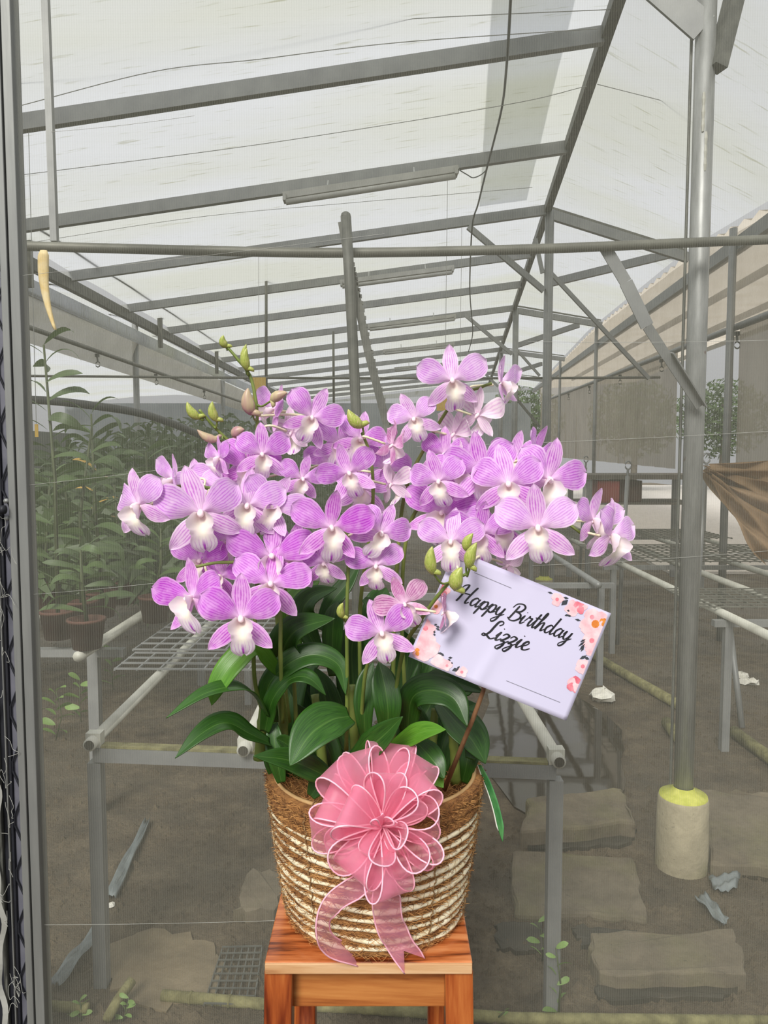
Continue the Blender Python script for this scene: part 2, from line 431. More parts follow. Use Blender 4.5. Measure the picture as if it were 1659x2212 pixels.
M['weed'] = m_leaf('weed_leaf', srgb(96, 132, 60), srgb(140, 168, 96), 0.5, 0.2)

def m_wood(name, cols, axis, scale=1.0, rough=0.3):
    t = NT(name)
    sc = {'x': (1.2, 16, 16), 'z': (16, 16, 1.2)}[axis]
    co = t.coord('Object', tuple(k * scale for k in sc))
    d = t.noise(1.0, 4, co, 0.6, 1.2); l = t.noise(5.0, 6, co, 0.7)
    f = t.math('ADD', t.math('MULTIPLY', d, 0.75), t.math('MULTIPLY', l, 0.25))
    c = t.ramp(f, [(0.38, cols[0]), (0.45, cols[1]), (0.54, cols[2]), (0.64, cols[3])])
    b = t.bsdf(Base_Color=c, Roughness=rough, Coat_Weight=0.35, Coat_Roughness=0.18)
    t.t.links.new(t.bump(l, 0.08, 0.002), b.inputs['Normal'])
    return t.end(b)
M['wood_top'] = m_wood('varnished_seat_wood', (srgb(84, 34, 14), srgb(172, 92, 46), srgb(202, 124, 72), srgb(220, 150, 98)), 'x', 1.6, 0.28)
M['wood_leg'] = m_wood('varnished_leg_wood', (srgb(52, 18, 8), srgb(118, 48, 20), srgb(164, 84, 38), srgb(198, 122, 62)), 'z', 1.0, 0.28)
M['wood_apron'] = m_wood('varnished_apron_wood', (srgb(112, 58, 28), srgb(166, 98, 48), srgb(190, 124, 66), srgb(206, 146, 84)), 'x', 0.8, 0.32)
M['stick'] = simple('bamboo_stick', srgb(120, 84, 56), srgb(164, 124, 88), 0.6, 12, 0, 0.2, stretch=(6, 6, 0.5))
M['coir'] = simple('coir_mat', srgb(116, 74, 36), srgb(178, 126, 70), 0.9, 60, 0, 1.0, 0.006)
M['fibre'] = simple('coir_fibre', srgb(156, 104, 54), srgb(216, 164, 100), 0.8, 30, 0, 0)
M['fibre_dark'] = simple('dark_coir_fibre', srgb(84, 50, 26), srgb(120, 78, 42), 0.8, 30, 0, 0)
def m_rope():
    t = NT('cream_husk_rope'); co = t.coord('Object', (60, 60, 60))
    f = t.noise(0.7, 5, co, 0.6); c = t.ramp(f, [(0.25, srgb(190, 166, 122)), (0.42, srgb(226, 213, 178)), (0.7, srgb(240, 232, 206))])
    b = t.bsdf(Base_Color=c, Roughness=0.7); t.t.links.new(t.bump(t.noise(2.0, 4, co), 0.5, 0.004), b.inputs['Normal'])
    return t.end(b)
M['rope'] = m_rope()
M['twine'] = simple('brown_twine', srgb(120, 92, 58), srgb(156, 126, 84), 0.8, 40)
M['rim'] = simple('tan_rim_wire', srgb(166, 130, 84), srgb(198, 164, 114), 0.5, 20)
def m_organza():
    t = NT('pink_organza'); co = t.coord('Object', (1, 1, 1))
    f = t.noise(30, 3, co)
    c = t.mix(f, srgb(255, 148, 182), srgb(255, 180, 206))
    d = t.bsdf(Base_Color=c, Roughness=0.35, Sheen_Weight=0.4); tr = t.n('BsdfTranslucent', Color=c)
    m1 = t.n('MixShader', i0=0.35, i1=d.outputs[0], i2=tr.outputs[0])
    tp = t.n('BsdfTransparent', Color=(1.0, 0.93, 0.955, 1))
    return t.end(t.n('MixShader', i0=0.48, i1=m1.outputs[0], i2=tp.outputs[0]))
M['organza'] = m_organza()
M['organza_edge'] = simple('pink_ribbon_edge', srgb(255, 172, 196), srgb(255, 204, 218), 0.45, 60, 0, 0.1)
M['card'] = simple('white_card', srgb(198, 194, 219), srgb(206, 202, 226), 0.4, 3, 0, 0)
M['ink'] = simple('black_ink', srgb(14, 14, 18), srgb(24, 24, 30), 0.5, 10, 0, 0)
M['grey_ink'] = simple('grey_ink', srgb(120, 118, 130), srgb(140, 138, 150), 0.5, 10, 0, 0)
M['print_pink'] = simple('printed_pink', srgb(236, 164, 174), srgb(252, 216, 220), 0.45, 60, 0, 0)
M['print_deep'] = simple('printed_deep_pink', srgb(204, 78, 100), srgb(240, 160, 172), 0.45, 70, 0, 0)
M['print_orange'] = simple('printed_orange', srgb(200, 104, 40), srgb(228, 150, 60), 0.45, 160, 0, 0)
M['print_leaf'] = simple('printed_dark_leaf', srgb(40, 44, 52), srgb(64, 68, 74), 0.45, 60, 0, 0)
M['tag_green'] = simple('printed_green_tag', srgb(40, 110, 60), srgb(96, 160, 96), 0.35, 40, 0, 0)
M['tag_white'] = simple('white_plastic_tag', srgb(214, 220, 208), srgb(236, 238, 230), 0.35, 20, 0, 0)

# ================================================================== THE SETTING
def struct(o, label, cat): return tag(o, label, cat, kind='structure')
def plate(name, pts, mat, th=0.02):
    return MB().prism(pts, (0, 0, -th)).build(name, mat)

g = MB().prism([(-14, -4, 0), (14, -4, 0), (14, 40, 0), (-14, 40, 0)], (0, 0, -0.1)).build('floor', M['ground'])
struct(g, 'muddy brown soil floor of the greenhouse', 'floor')

# -- roof lines
def ridge(Y): return V((1.177 + 0.1055 * (Y - 4.22), Y, 3.65))
def eave_l(Y): return V((-2.87 + 0.015 * (Y - 7.1), Y, 3.02))
def eave_r(Y):
    z = 3.05 + 0.1 * (Y - 5.33) if Y < 7.1 else 3.227 + 0.038 * (min(Y, 13) - 7.1)
    return V((2.77 + 0.112 * (Y - 7.1), Y, max(z, 2.85)))
RAFT = [2.75, 4.22, 5.69, 7.1, 8.6, 10.1, 11.7, 13.15, 14.6, 16.2, 17.7, 19.2, 20.7, 22.2]
YB = 24.0
def sheet(fa, fb, name, mat, y0, y1, lift, nu=10, nv=60):
    def fn(u, v):
        Y = lerp(y0, y1, v); a, b = fa(Y), fb(Y); t = u * 0.5 + 0.5
        p = a.lerp(b, t); k = (Y - 4.22) / 1.47
        p.z += lift + 0.018 * abs(sin(pi * k)) * (1 if t < 0.97 else 0)
        return p
    m = MB().grid(fn, nu, nv); n = len(m.v)
    o = m.build(name, mat, smooth=True)
    s = o.modifiers.new('film_thickness', 'SOLIDIFY'); s.thickness = 0.0
    o.modifiers.remove(s)
    return o
struct(sheet(eave_l, ridge, 'roof_left', M['roof'], 1.72, YB, 0.055), 'long translucent white plastic roof sheet stained green over the rafters', 'roof')
struct(sheet(ridge, eave_r, 'roof_right', M['roof'], 1.72, YB, 0.055), 'short translucent white plastic roof sheet beyond the ridge', 'roof')
struct(sheet(lambda Y: ridge(Y) + V((-0.62, 0, -0.098)), lambda Y: ridge(Y) + V((-0.2, 0, -0.032)), 'roof_strip', M['roof'], 2.4, 7.0, 0.075, 4, 30),
       'doubled strip of roof plastic lying greyer beside the ridge', 'roof')

# -- ridge beam, rafters
rb = MB().bar(ridge(1.75) + V((0, 0, -0.02)), ridge(YB) + V((0, 0, -0.02)), 0.06, 0.07).build('ridge_beam', M['dark_steel'])
struct(rb, 'dark steel ridge beam running along the roof crest', 'beam')
for i, Y in enumerate(RAFT):
    b = MB().bar(eave_l(Y) + V((-0.2, 0, -0.02)), ridge(Y) + V((-0.02, 0, -0.03)), 0.05, 0.085).build('rafter_beam', M['steel'])
    struct(b, 'grey steel rafter under the long roof slope, %s from the front' % ORD[i], 'beam')
for i, Y in enumerate((2.55, 7.1, 11.7, 16.2, 20.7)):
    a, e = ridge(Y), eave_r(Y)
    b = MB().bar(a + V((0, 0, -0.06)), e + V((0, 0, -0.03)), 0.05, 0.085).build('rafter_beam', M['steel'])
    struct(b, 'grey steel rafter under the short roof slope, %s from the front' % ORD[i], 'beam')
    b = MB().bar(a + V((0, 0.05, 0.02)), e + V((0, 0.05, 0.05)), 0.02, 0.02).build('roof_rod_beam', M['pipe'])
    struct(b, 'thin rod lying just above the short-slope rafter, %s from the front' % ORD[i], 'beam')
for i, (a, b_) in enumerate(((at(1186, 612, 8.7), at(1457, 546, 7.5)), (at(1112, 748, 13.3), at(1250, 702, 11.9)), (at(1085, 812, 17.5), at(1170, 786, 16.3)))):
    o = MB().bar(a, b_, 0.045, 0.08).build('tie_beam', M['steel'])
    struct(o, 'short steel tie beam rising to the side wall, %s from the front' % ORD[i], 'beam')
o = MB().bar(eave_l(2.2) + V((0, 0, -0.06)), eave_l(YB) + V((0, 0, -0.06)), 0.06, 0.10).build('eave_beam', M['dark_steel'])
struct(o, 'steel eave beam along the leafy side of the greenhouse', 'beam')
o = MB().bar(eave_r(4.3) + V((0, 0, -0.03)), eave_r(YB) + V((0, 0, -0.03)), 0.07, 0.10).build('eave_beam', M['steel'])
struct(o, 'steel eave beam above the brown shade curtains', 'beam')

# -- columns
def column(Y, label, r, zb, zt=None, pier=True, mat=M['steel']):
    x = ridge(Y).x + 0.02; zt = zt or ridge(Y).z - 0.03
    c = thing('column', (x, Y, 0), label, 'column', kind='structure')
    MB().tube([(x, Y, 0.02), (x, Y, zt)], r, 20).build('pipe_shaft', mat, c, True)
    if pier:
        pr = 0.115
        m = MB().lathe([(0.086, -0.02), (0.085, 0.10), (0.083, zb - 0.012), (0.078, zb)], (x, Y, 0), 28, (True, True))
        bevel(m.build('concrete_pier', M['concrete'], c, True), 0.004)
        MB().lathe([(0.0795, zb - 0.008), (0.0775, zb + 0.004), (r + 0.012, zb + 0.012), (r + 0.001, zb + 0.03)], (x, Y, 0), 28).build('moss_cap', M['algae'], c, True)
    return c
def m_rusty():
    t = NT('rust_spotted_steel'); co = t.pos()
    f = t.noise(9, 6, t.n('Mapping', Vector=co, Scale=(4, 4, 0.8)).outputs[0]); c = t.ramp(f, [(0.3, srgb(128, 130, 128)), (0.7, srgb(168, 170, 168))])
    sp = t.ramp(t.noise(14, 3, co), [(0.70, (0, 0, 0, 1)), (0.74, (1, 1, 1, 1))])
    c = t.mix(t.math('MULTIPLY', sp, 0.8), c, srgb(112, 72, 62))
    return t.end(t.bsdf(Base_Color=c, Roughness=0.45, Metallic=0.35))
M['rusty'] = m_rusty()
c1 = column(2.52, 'thick galvanised pipe column with rust spots on a mossy round concrete pier', 0.0315, 0.25, mat=M['rusty'])
X1 = ridge(2.52).x + 0.02
MB().bar(at(1415, -30, 2.52), at(1520, 62, 2.50), 0.012, 0.09).build('knee_plate', M['steel'], c1)
MB().bar(at(1600, -60, 2.52), at(1548, 148, 2.50), 0.05, 0.045).build('knee_brace', M['dark_steel'], c1)
MB().tube([(X1 - 0.037, 2.54, 0.28), (X1 - 0.037, 2.54, 3.5)], 0.005, 8).build('conduit', M['dark_steel'], c1)
for k, dx in enumerate((0.0, 0.01)):
    MB().tube([(X1 - 0.012 + dx, 2.491, 2.42 - 0.12 * k + 0.02 * j) for j in range(7)], [0.004 + 0.002 * (j % 2) for j in range(7)], 6).build('weld_seam', M['white_tube'], c1)
c2 = column(7.1, 'second pipe column standing under the ridge where the braces meet', 0.041, 0.25)
MB().bar(at(1012, 490, 7.1), at(1175, 628, 7.06), 0.05, 0.05).build('knee_brace', M['steel'], c2)
MB().bar(at(1188, 588, 7.12), at(1402, 818, 7.14), 0.03, 0.035).build('diagonal_rod', M['steel'], c2)
MB().bar(at(1156, 516, 7.12), at(1172, 590, 7.1), 0.02, 0.04).build('gusset_bar', M['steel'], c2)
c3 = column(11.7, 'third pipe column under the ridge, deep inside the greenhouse', 0.045, 0.25)
MB().bar(at(1004, 680, 11.7), at(1106, 765, 11.65), 0.05, 0.05).build('knee_brace', M['steel'], c3)
MB().bar(at(1113, 752, 11.7), at(1166, 812, 11.7), 0.035, 0.035).build('diagonal_rod', M['steel'], c3)
MB().bar(at(1108, 852, 11.72), at(1166, 922, 11.72), 0.035, 0.035).build('diagonal_rod', M['dark_steel'], c3)
c4 = column(16.3, 'fourth and farthest pipe column under the ridge', 0.045, 0.25)
MB().bar(at(1020, 780, 16.3), at(1076, 835, 16.2), 0.05, 0.05).build('knee_brace', M['steel'], c4)

# -- pipes across
def pipe_run(pts, r, name, label, mat=M['pipe'], n=10):
    o = MB().tube(catmull(pts, 8), r, n).build(name, mat, None, True); return struct(o, label, 'pipe')
pipe_run([at(-60, 526, 2.40), at(40, 531, 2.38), at(420, 541, 2.36), at(745, 546, 2.36), at(1150, 538, 2.37), at(1520, 523, 2.41), at(1750, 514, 2.42)], 0.0145,
         'cross_pipe', 'long slightly sagging grey pipe crossing above the flowers')
pipe_run([at(60, 812, 7.25), at(560, 816, 7.25), at(1050, 817, 7.25), at(1426, 815, 7.25)], 0.012, 'tie_pipe', 'thin tie pipe crossing far behind the flowers')
o = MB().bar(at(98, -10, 2.40), at(118, 522, 2.40), 0.02, 0.02, (0, 1, 0)).build('hanger_bar', M['steel']); struct(o, 'upright flat hanger bar ending on the cross pipe beside the yellow strip', 'bar')
o = MB().tube([at(747, 468, 2.30), at(757, 640, 2.30), at(770, 900, 2.30), V((at(770, 900, 2.3).x, 2.30, 0.0))], 0.0155, 12).build('prop_pole', M['dark_steel'], None, True)
struct(o, 'dark upright prop pole with rounded top rising behind the orchids', 'pole')
MB().lathe([(0.0155, 0), (0.013, 0.009), (0.006, 0.014), (0.0005, 0.0155)], at(747, 468, 2.30), 12).build('pole_cap', M['dark_steel'], o, True)
pp = [at(738, 480, 2.33), at(752, 560, 2.33), at(770, 640, 2.33), at(795, 760, 2.33), at(835, 915, 2.34), at(900, 1150, 2.34)]
mb = MB().bar(pp[0], pp[1], 0.022, 0.012, (0, 1, 0))
for a, b_ in zip(pp[1:], pp[2:]): mb.bar(a, b_, 0.024, 0.012, (0, 1, 0))
n = 60
cp = catmull(pp, 14)
for k in range(6, len(cp) - 1, 2):
    mb.box(cp[k] + V((0.012, 0, 0)), (0.008, 0.012, 0.010))
o = mb.build('toothed_prop', M['dark_steel']); struct(o, 'slanting dark toothed steel strip leaning against the prop pole', 'pole')
for i, (xa, ya, xb, yb, Y) in enumerate(((575, 556, 575, 845, 8.5), (720, 716, 721, 870, 11.6))):
    o = MB().tube([at(xa, ya, Y), at(xb, yb, Y)], 0.016 + 0.002 * i, 8).build('hanger_rod', M['pipe'], None, True)
    struct(o, 'thin hanger rod dropping from the rafters, %s' % ('nearer one above the buds' if i == 0 else 'farther one beside the prop pole'), 'rod')
# bent strip hanging from the cross pipe
sp_ = [at(1303, 528, 2.40), at(1352, 610, 2.40), at(1398, 705, 2.40), at(1440, 770, 2.42), at(1512, 878, 2.46)]
mb = MB()
for a, b_, w in zip(sp_, sp_[1:], (0.036, 0.04, 0.03, 0.028)): mb.bar(a, b_ , w, 0.006, (0, 1, 0.2))
mb.bar(sp_[3] + V((0.012, -0.012, 0.01)), sp_[4] + V((0.012, -0.012, 0.0)), 0.004, 0.028, (0, 1, 0.2))
o = mb.build('bent_steel_strip', M['steel']); struct(o, 'bent steel angle strip hanging slantwise from the cross pipe to the thick column', 'bar')

# -- far wall and neighbour bays
mb = MB()
NW = 90
pts = []
for k in range(NW + 1):
    x = lerp(-10, 4.6, k / NW); pts.append((x, YB + 0.1 + 0.03 * (k % 2)))
for (xa, ya), (xb, yb) in zip(pts, pts[1:]):
    b = len(mb.v); mb.v += [V((xa, ya, 0)), V((xb, yb, 0)), V((xb, yb, 3.05)), V((xa, ya, 3.05))]; mb.f.append((b, b + 1, b + 2, b + 3))
struct(mb.build('wall_back', M['end_sheet']), 'pale corrugated sheet wall closing the far end of the greenhouse', 'wall')
mb = MB().poly([eave_l(YB), eave_r(YB), ridge(YB)])
struct(mb.build('wall_gable', M['roof']), 'pale plastic gable over the far end wall', 'wall')
# gutter side (leafy)
def along(f, dx, z, y0, y1, n=2): return [V((f(lerp(y0, y1, k / n)).x + dx, lerp(y0, y1, k / n), z)) for k in range(n + 1)]
a, b_ = along(eave_l, 0.02, 2.76, 4.3, 23.5, 1)
struct(MB().bar(a, b_, 0.04, 0.13).build('gutter_trim_1', M['roof']), 'white rain gutter under the eave of the leafy side', 'gutter')
mb = MB().grid(lambda u, v: V((lerp(-3.0, -2.85, v) - 0.0 , lerp(3.8, 23.8, u * 0.5 + 0.5), lerp(2.35, 2.72, v))), 20, 2)
struct(mb.build('wall_left', M['side_net'], None, True), 'grey shade net strip hanging under the white gutter', 'wall')
pl = along(eave_l, 0.12, 2.40, 4.4, 20, 8)
pipe_run(pl, 0.02, 'side_pipe', 'pipe carrying small clips along the leafy side')
mb = MB().grid(lambda u, v: V((lerp(-2.95, -10, v), lerp(2.0, 24, u * 0.5 + 0.5), 2.95 + 0.35 * sin(pi * v))), 20, 6)
struct(mb.build('roof_neighbour', M['roof'], None, True), 'neighbouring bay roof beyond the white gutter', 'roof')
mb = MB().grid(lambda u, v: V((-9.8, lerp(0.5, 24, u * 0.5 + 0.5), lerp(0, 2.1, v))), 10, 2)
struct(mb.build('wall_far_left', M['dark_net']), 'grey net side wall of the neighbouring bay', 'wall')
for i, Y in enumerate((5.0, 9.0, 13.5)):
    x = eave_l(Y).x - 0.05
    o = MB().tube([(x, Y, 0), (x, Y, 3.0)], 0.035, 10).build('post', M['steel'], None, True)
    struct(o, 'steel side post behind the leafy plants, %s from the front' % ORD[i], 'post')
# shade-curtain side
pa = [V((2.77 + 0.112 * (Y - 7.1), Y, 2.34 + 0.034 * (Y - 5.27))) for Y in (4.2, 5.27, 9, 14, 19.5)]
pipe_run(pa, 0.026, 'curtain_pipe', 'pipe the brown shade curtains hang from', M['steel'])
def cz(Y): return 2.34 + 0.034 * (Y - 5.27)
def curtain(y0, y1, z0, z1, name, mat, label, wav=0.03, dx=0.03, nu=80):
    def fn(u, v):
        Y = lerp(y0, y1, u * 0.5 + 0.5); zt = z1(Y); zb = z0(Y)
        return V((eave_r(Y).x + dx + wav * sin(Y * 9 + 2 * sin(Y * 3.1)) * (1 - 0.6 * v), Y, lerp(zb, zt, v)))
    return struct(MB().grid(fn, nu, 6).build(name, mat, None, True), label, 'curtain')
curtain(4.2, 22, lambda Y: cz(Y), lambda Y: eave_r(Y).z - 0.04, 'wall_right', M['side_film'], 'streaked see-through side film between eave and curtain pipe', 0.012, 0.0)
curtain(7.5, 22, lambda Y: 1.27 + 0.01 * (Y - 7), lambda Y: cz(Y), 'wall_right_curtain', M['shade_net'], 'grey brown shade curtain hanging in the deep half of the side wall')
curtain(4.2, 5.78, lambda Y: 1.15, lambda Y: cz(Y), 'wall_right_curtain', M['shade_net'], 'grey brown shade curtain hanging nearest the thick column', 0.03)
for i, Y in enumerate((5.72, 11.8, 16.5)):
    x = eave_r(Y).x - 0.06
    o = MB().tube([(x, Y, 0), (x, Y, eave_r(Y).z - 0.03)], 0.028, 10).build('post', M['steel'], None, True)
    struct(o, 'steel post along the shade curtains, %s from the front' % ORD[i], 'post')
def corr(u, v):
    x = lerp(0.06, 3.2, v); Y = lerp(3, 24, u * 0.5 + 0.5)
    return V((eave_r(Y).x + x, Y, eave_r(Y).z + 0.04 + 0.07 * x + 0.02 * (1 if int(round((u * 0.5 + 0.5) * 140)) % 2 else -1)))
struct(MB().grid(corr, 140, 3).build('roof_neighbour', M['neigh_roof']), 'weathered warm corrugated roof of the bay beyond the shade curtains', 'roof')
for i, x in enumerate((0.8, 1.7, 2.6)):
    a = eave_r(5.6) + V((x, 0, 0.07 * x - 0.03)); b_ = eave_r(21) + V((x, 0, 0.07 * x - 0.03))
    struct(MB().bar(a, b_, 0.05, 0.07).build('purlin_beam', M['steel']), 'purlin under the warm corrugated roof, %s beyond the curtains' % ORD[i], 'beam')
for i, (x, Y) in enumerate(((4.15, 6.9), (5.2, 9.8))):
    o = MB().box((x, Y, 1.7), (0.14, 0.14, 3.4)).build('post', M['concrete'])
    struct(o, 'pale square post in the bay beyond the curtains, %s' % ('nearer' if i == 0 else 'farther'), 'post')
o = plate('path', [(3.4, 9.0, 0.03), (16, 9.0, 0.03), (16, 36, 0.03), (5.0, 36, 0.03)], M['pale_concrete'], 0.08)
struct(o, 'pale concrete yard beyond the shade curtains', 'path')

# -- insect net stretched in front, and the edge post with its lock channel
NY = 1.70
net = MB().grid(lambda u, v: V((lerp(-0.795, 3.2, u * 0.5 + 0.5), NY + 0.004 * sin(3 * u + 2 * v), lerp(-0.02, 3.4, v))), 20, 20)
net = net.build('wall_front', M['net'], None, True); struct(net, 'fine grey insect net stretched behind the flower basket', 'net')
NT_ = [(0, 600, 830, 505), (62, 1285, 500, 1240), (62, 1048, 560, 985), (900, 965, 1659, 932), (60, 1998, 700, 1985), (1150, 1222, 1659, 1190), (1140, 738, 1659, 735), (110, 285, 420, 250)]
for i, (xa, ya, xb, yb) in enumerate(NT_):
    pts = [at(lerp(xa, xb, k / 6), lerp(ya, yb, k / 6) + 3 * sin(pi * k / 6), NY - 0.004) for k in range(7)]
    MB().tube(pts, 0.0004, 5).build('stray_thread', M['thread'], net)
door = thing('door_1', (-0.81, NY, 0), 'grey aluminium net door edge with clamping channel, bolt and frayed threads', 'door frame', kind='structure')
def strip(x0, x1, y0, y1, name, mat, z0=-0.02, z1=3.4):
    return bevel(MB().box(((x0 + x1) / 2, (y0 + y1) / 2, (z0 + z1) / 2), (x1 - x0, y1 - y0, z1 - z0)).build(name, mat, door), 0.0015)
strip(-0.8275, -0.8120, 1.680, 1.725, 'post_rib', M['alu'])
strip(-0.8120, -0.8090, 1.690, 1.725, 'post_groove', M['dark_steel'])
strip(-0.8090, -0.7880, 1.683, 1.725, 'post_rib', M['alu'])
strip(-0.8475, -0.8275, 1.697, 1.725, 'lock_channel', M['slate'])
strip(-0.8545, -0.8475, 1.690, 1.725, 'rubber_seal', M['black'])
strip(-0.8580, -0.8545, 1.684, 1.725, 'steel_lip', M['alu'])
strip(-0.8730, -0.8580, 1.695, 1.725, 'rubber_seal', M['black'])
strip(-0.8810, -0.8730, 1.686, 1.725, 'edge_strip', M['dark_steel'])
strip(-0.9800, -0.8810, 1.700, 1.725, 'outer_seal', M['black'])
zz = []
z = -0.02; s = 0
while z < 3.4:
    zz.append(V((-0.8455 if s % 2 else -0.8285, 1.692, z)))
    zz.append(V((-0.8455 if s % 2 else -0.8285, 1.692, z + 0.022)))
    z += 0.064; s += 1
MB().tube(zz, 0.0022, 6).build('lock_spring_wire', M['black'], door)
bz = at(10, 1100, 1.68).z
bolt = MB().tube([(-0.90, 1.668, bz), (-0.838, 1.668, bz)], 0.007, 12).build('bolt', M['brass'], door, True)
MB().tube([(-0.838, 1.668, bz), (-0.829, 1.668, bz)], 0.0095, 12).build('bolt_tip', M['black'], bolt, True)
for dz in (0.018, -0.02):
    MB().tube([(-0.834, 1.690, bz + dz), (-0.834, 1.681, bz + dz)], 0.0055, 10).build('screw', M['steel'], door, True)
rnd = random.Random(3)
for i in range(26):
    z0 = rnd.uniform(0.1, 1.3); p = V((-0.852 + rnd.uniform(-0.012, 0.004), 1.678, z0)); pts = [p.copy()]
    for k in range(5):
        p = p + V((rnd.uniform(-0.012, 0.014), rnd.uniform(-0.004, 0.002), rnd.uniform(-0.03, 0.012))); pts.append(p.copy())
    MB().tube(catmull(pts, 3), 0.0005, 4).build('frayed_thread', M['thread'], door)
def fr(u, v):
    z = lerp(0.05, 0.86, v)
    return V((-0.8775 + u * 0.005 + 0.006 * sin(z * 23) + 0.003 * sin(z * 61), 1.672 + 0.004 * cos(z * 40) + 0.003 * u, z))
MB().grid(fr, 3, 60).build('frayed_net_edge', M['thread'], door)

# -- lamps, cable, wires
def lamp(pl, pr, Y, label):
    a, b_ = at(*pl, Y), at(*pr, Y); t = thing('tube_lamp', (a + b_) / 2, label, 'lamp', 'tube lamps under the rafters')
    MB().bar(a, b_, 0.05, 0.045).build('housing', M['lamp_white'], t)
    d = V((0, -0.05, -0.06))
    MB().tube([a.lerp(b_, 0.02) + d, a.lerp(b_, 0.98) + d], 0.02, 10).build('tube', M['lamp_white'], t, True)
    for k in (0.012, 0.985): MB().box(a.lerp(b_, k) + V((0, -0.03, -0.025)), (0.02, 0.09, 0.05)).build('socket', M['lamp_white'], t)
    for k in (0.25, 0.75): MB().tube([a.lerp(b_, k), a.lerp(b_, k) + V((0, 0.12, 0.10))], 0.006, 6).build('hanger', M['wire'], t)
for i, (pl, pr, Y) in enumerate((((612, 424), (990, 366), 5.45), ((735, 610), (981, 578), 8.25), ((795, 705), (985, 682), 11.0), ((828, 758), (982, 742), 13.7), ((852, 796), (978, 784), 16.5))):
    lamp(pl, pr, Y, ['nearest and longest-looking tube lamp under the second visible rafter', 'tube lamp second from the front, crossed by the prop pole', 'tube lamp third from the front under the rafters', 'tube lamp fourth from the front under the rafters', 'farthest small tube lamp under the rafters'][i])
cb = catmull([at(1104, -20, 3.4), at(1096, 120, 4.0), at(1085, 228, 4.8), at(1063, 320, 5.3), at(1050, 370, 5.5), at(1033, 440, 6.3), at(1020, 490, 6.9), at(1015, 600, 8.4), at(1016, 650, 9.4), at(1021, 720, 11.0), at(1012, 760, 13)], 5)
tag(MB().tube(cb, 0.007, 6).build('hanging_cable', M['cable']), 'dark electric cable looping down from lamp to lamp', 'cable')
tag(MB().tube(catmull([at(990, 366, 5.42), at(1010, 378, 5.4), at(1022, 384, 5.4), at(1038, 378, 5.45), at(1050, 368, 5.5)], 5), 0.004, 5).build('lamp_lead', M['cable']), 'short drooping lead from the nearest tube lamp to the cable', 'cable')
wires = [([(30, 380), (560, 312), (1085, 228), (1268, 186)], 4.7, 'dark support wire crossing the long roof slope between two rafters'),
         ([(1290, 182), (1500, 235), (1700, 285)], 4.7, 'dark support wire descending across the short roof slope'),
         ([(20, 180), (300, 95), (620, 62), (900, 40), (1330, 20)], 3.95, 'pale support wire bowed under the roof top'),
         ([(30, 232), (330, 155), (560, 128), (860, 92), (1290, 62)], 3.9, 'pale support wire just above the nearest rafter'),
         ([(60, 525), (420, 470), (760, 438), (1150, 405)], 6.2, 'fine pale wire between the second and third rafters')]
for pts, Y, lab in wires:
    tag(MB().tube(catmull([at(x, y, Y) for x, y in pts], 8), 0.0022, 5).build('support_wire', M['wire']), lab, 'wire')

# ================================================================== THINGS INSIDE THE GREENHOUSE
BZ = 0.65
# -- near bench frame
fl, frr = gnd(206, 1612, BZ), gnd(1200, 1648, BZ)
bench = thing('bench_frame', (fl + frr) / 2 - V((0, 0, BZ)), 'open steel bench frame with white side rails behind the basket', 'bench')
MB().bar(fl + V((0, 0, -0.018)), frr + V((0, 0, -0.018)), 0.034, 0.036).build('front_rail', M['steel'], bench)
MB().bar(fl + V((0.02, 0, 0.0035)), frr + V((-0.02, 0, 0.0035)), 0.030, 0.006).build('mossy_top_strip', M['moss'], bench)
bl, br = fl + V((-0.02, 2.3, 0)), frr + V((-0.02, 2.3, 0))
MB().bar(bl + V((0, 0, -0.018)), br + V((0, 0, -0.018)), 0.034, 0.036).build('back_rail', M['steel'], bench)
for p, q, nm in ((fl, bl, 'a'), (frr, br, 'b'), (fl.lerp(frr, 0.34), bl.lerp(br, 0.34), 'c')):
    k = V((0, 0, 0.018))
    MB().tube([p + k + V((0, -0.04, 0)), q + k], 0.0165, 14).build('side_rail', M['white_tube'], bench, True)
    MB().box(p + k + V((0, 0.0, 0.002)), (0.038, 0.03, 0.038)).build('rail_clamp', M['white_tube'], bench)
    MB().tube([p + k + V((0, -0.0405, 0)), p + k + V((0, -0.0415, 0))], 0.0125, 12).build('painted_tube_hollow', M['painted_shade'], bench)  # dark disc painted for the shade inside the tube
for p in (fl, frr, bl, br):
    MB().box((p.x, p.y + 0.002, (BZ - 0.04) / 2), (0.034, 0.034, BZ - 0.04)).build('leg', M['steel'], bench)
# -- wire mesh panels
def mesh_panel(p0, px_, py_, nx, ny, label, r=0.003, mat=M['steel']):
    p0, px_, py_ = V(p0), V(px_), V(py_); t = thing('wire_mesh_panel', p0, label, 'mesh panel', 'wire mesh panels')
    m = MB()
    for i in range(nx + 1): m.bar(p0 + px_ * (i / nx), p0 + px_ * (i / nx) + py_, r * 2, r * 2)
    m.build('cross_wires', mat, t)
    m = MB()
    for j in range(ny + 1):
        q = p0 + py_ * (j / ny) + V((0, 0, r * 1.4))
        m.bar(q, q + px_, r * 2, r * 2)
    m.build('long_wires', mat, t)
zp = BZ + 0.038
a = gnd(247, 1447, zp); b_ = gnd(290, 1412, zp); mesh_panel(a, (1.12, -0.03, 0), (0.0, b_.y - a.y, 0), 15, 3, 'narrow white wire mesh panel lying on the bench frame')
a = gnd(287, 1405, zp); b_ = gnd(400, 1328, zp); mesh_panel(a, (1.15, -0.03, 0), (0.02, b_.y - a.y, 0), 17, 7, 'wide white wire mesh panel lying deeper on the bench frame')
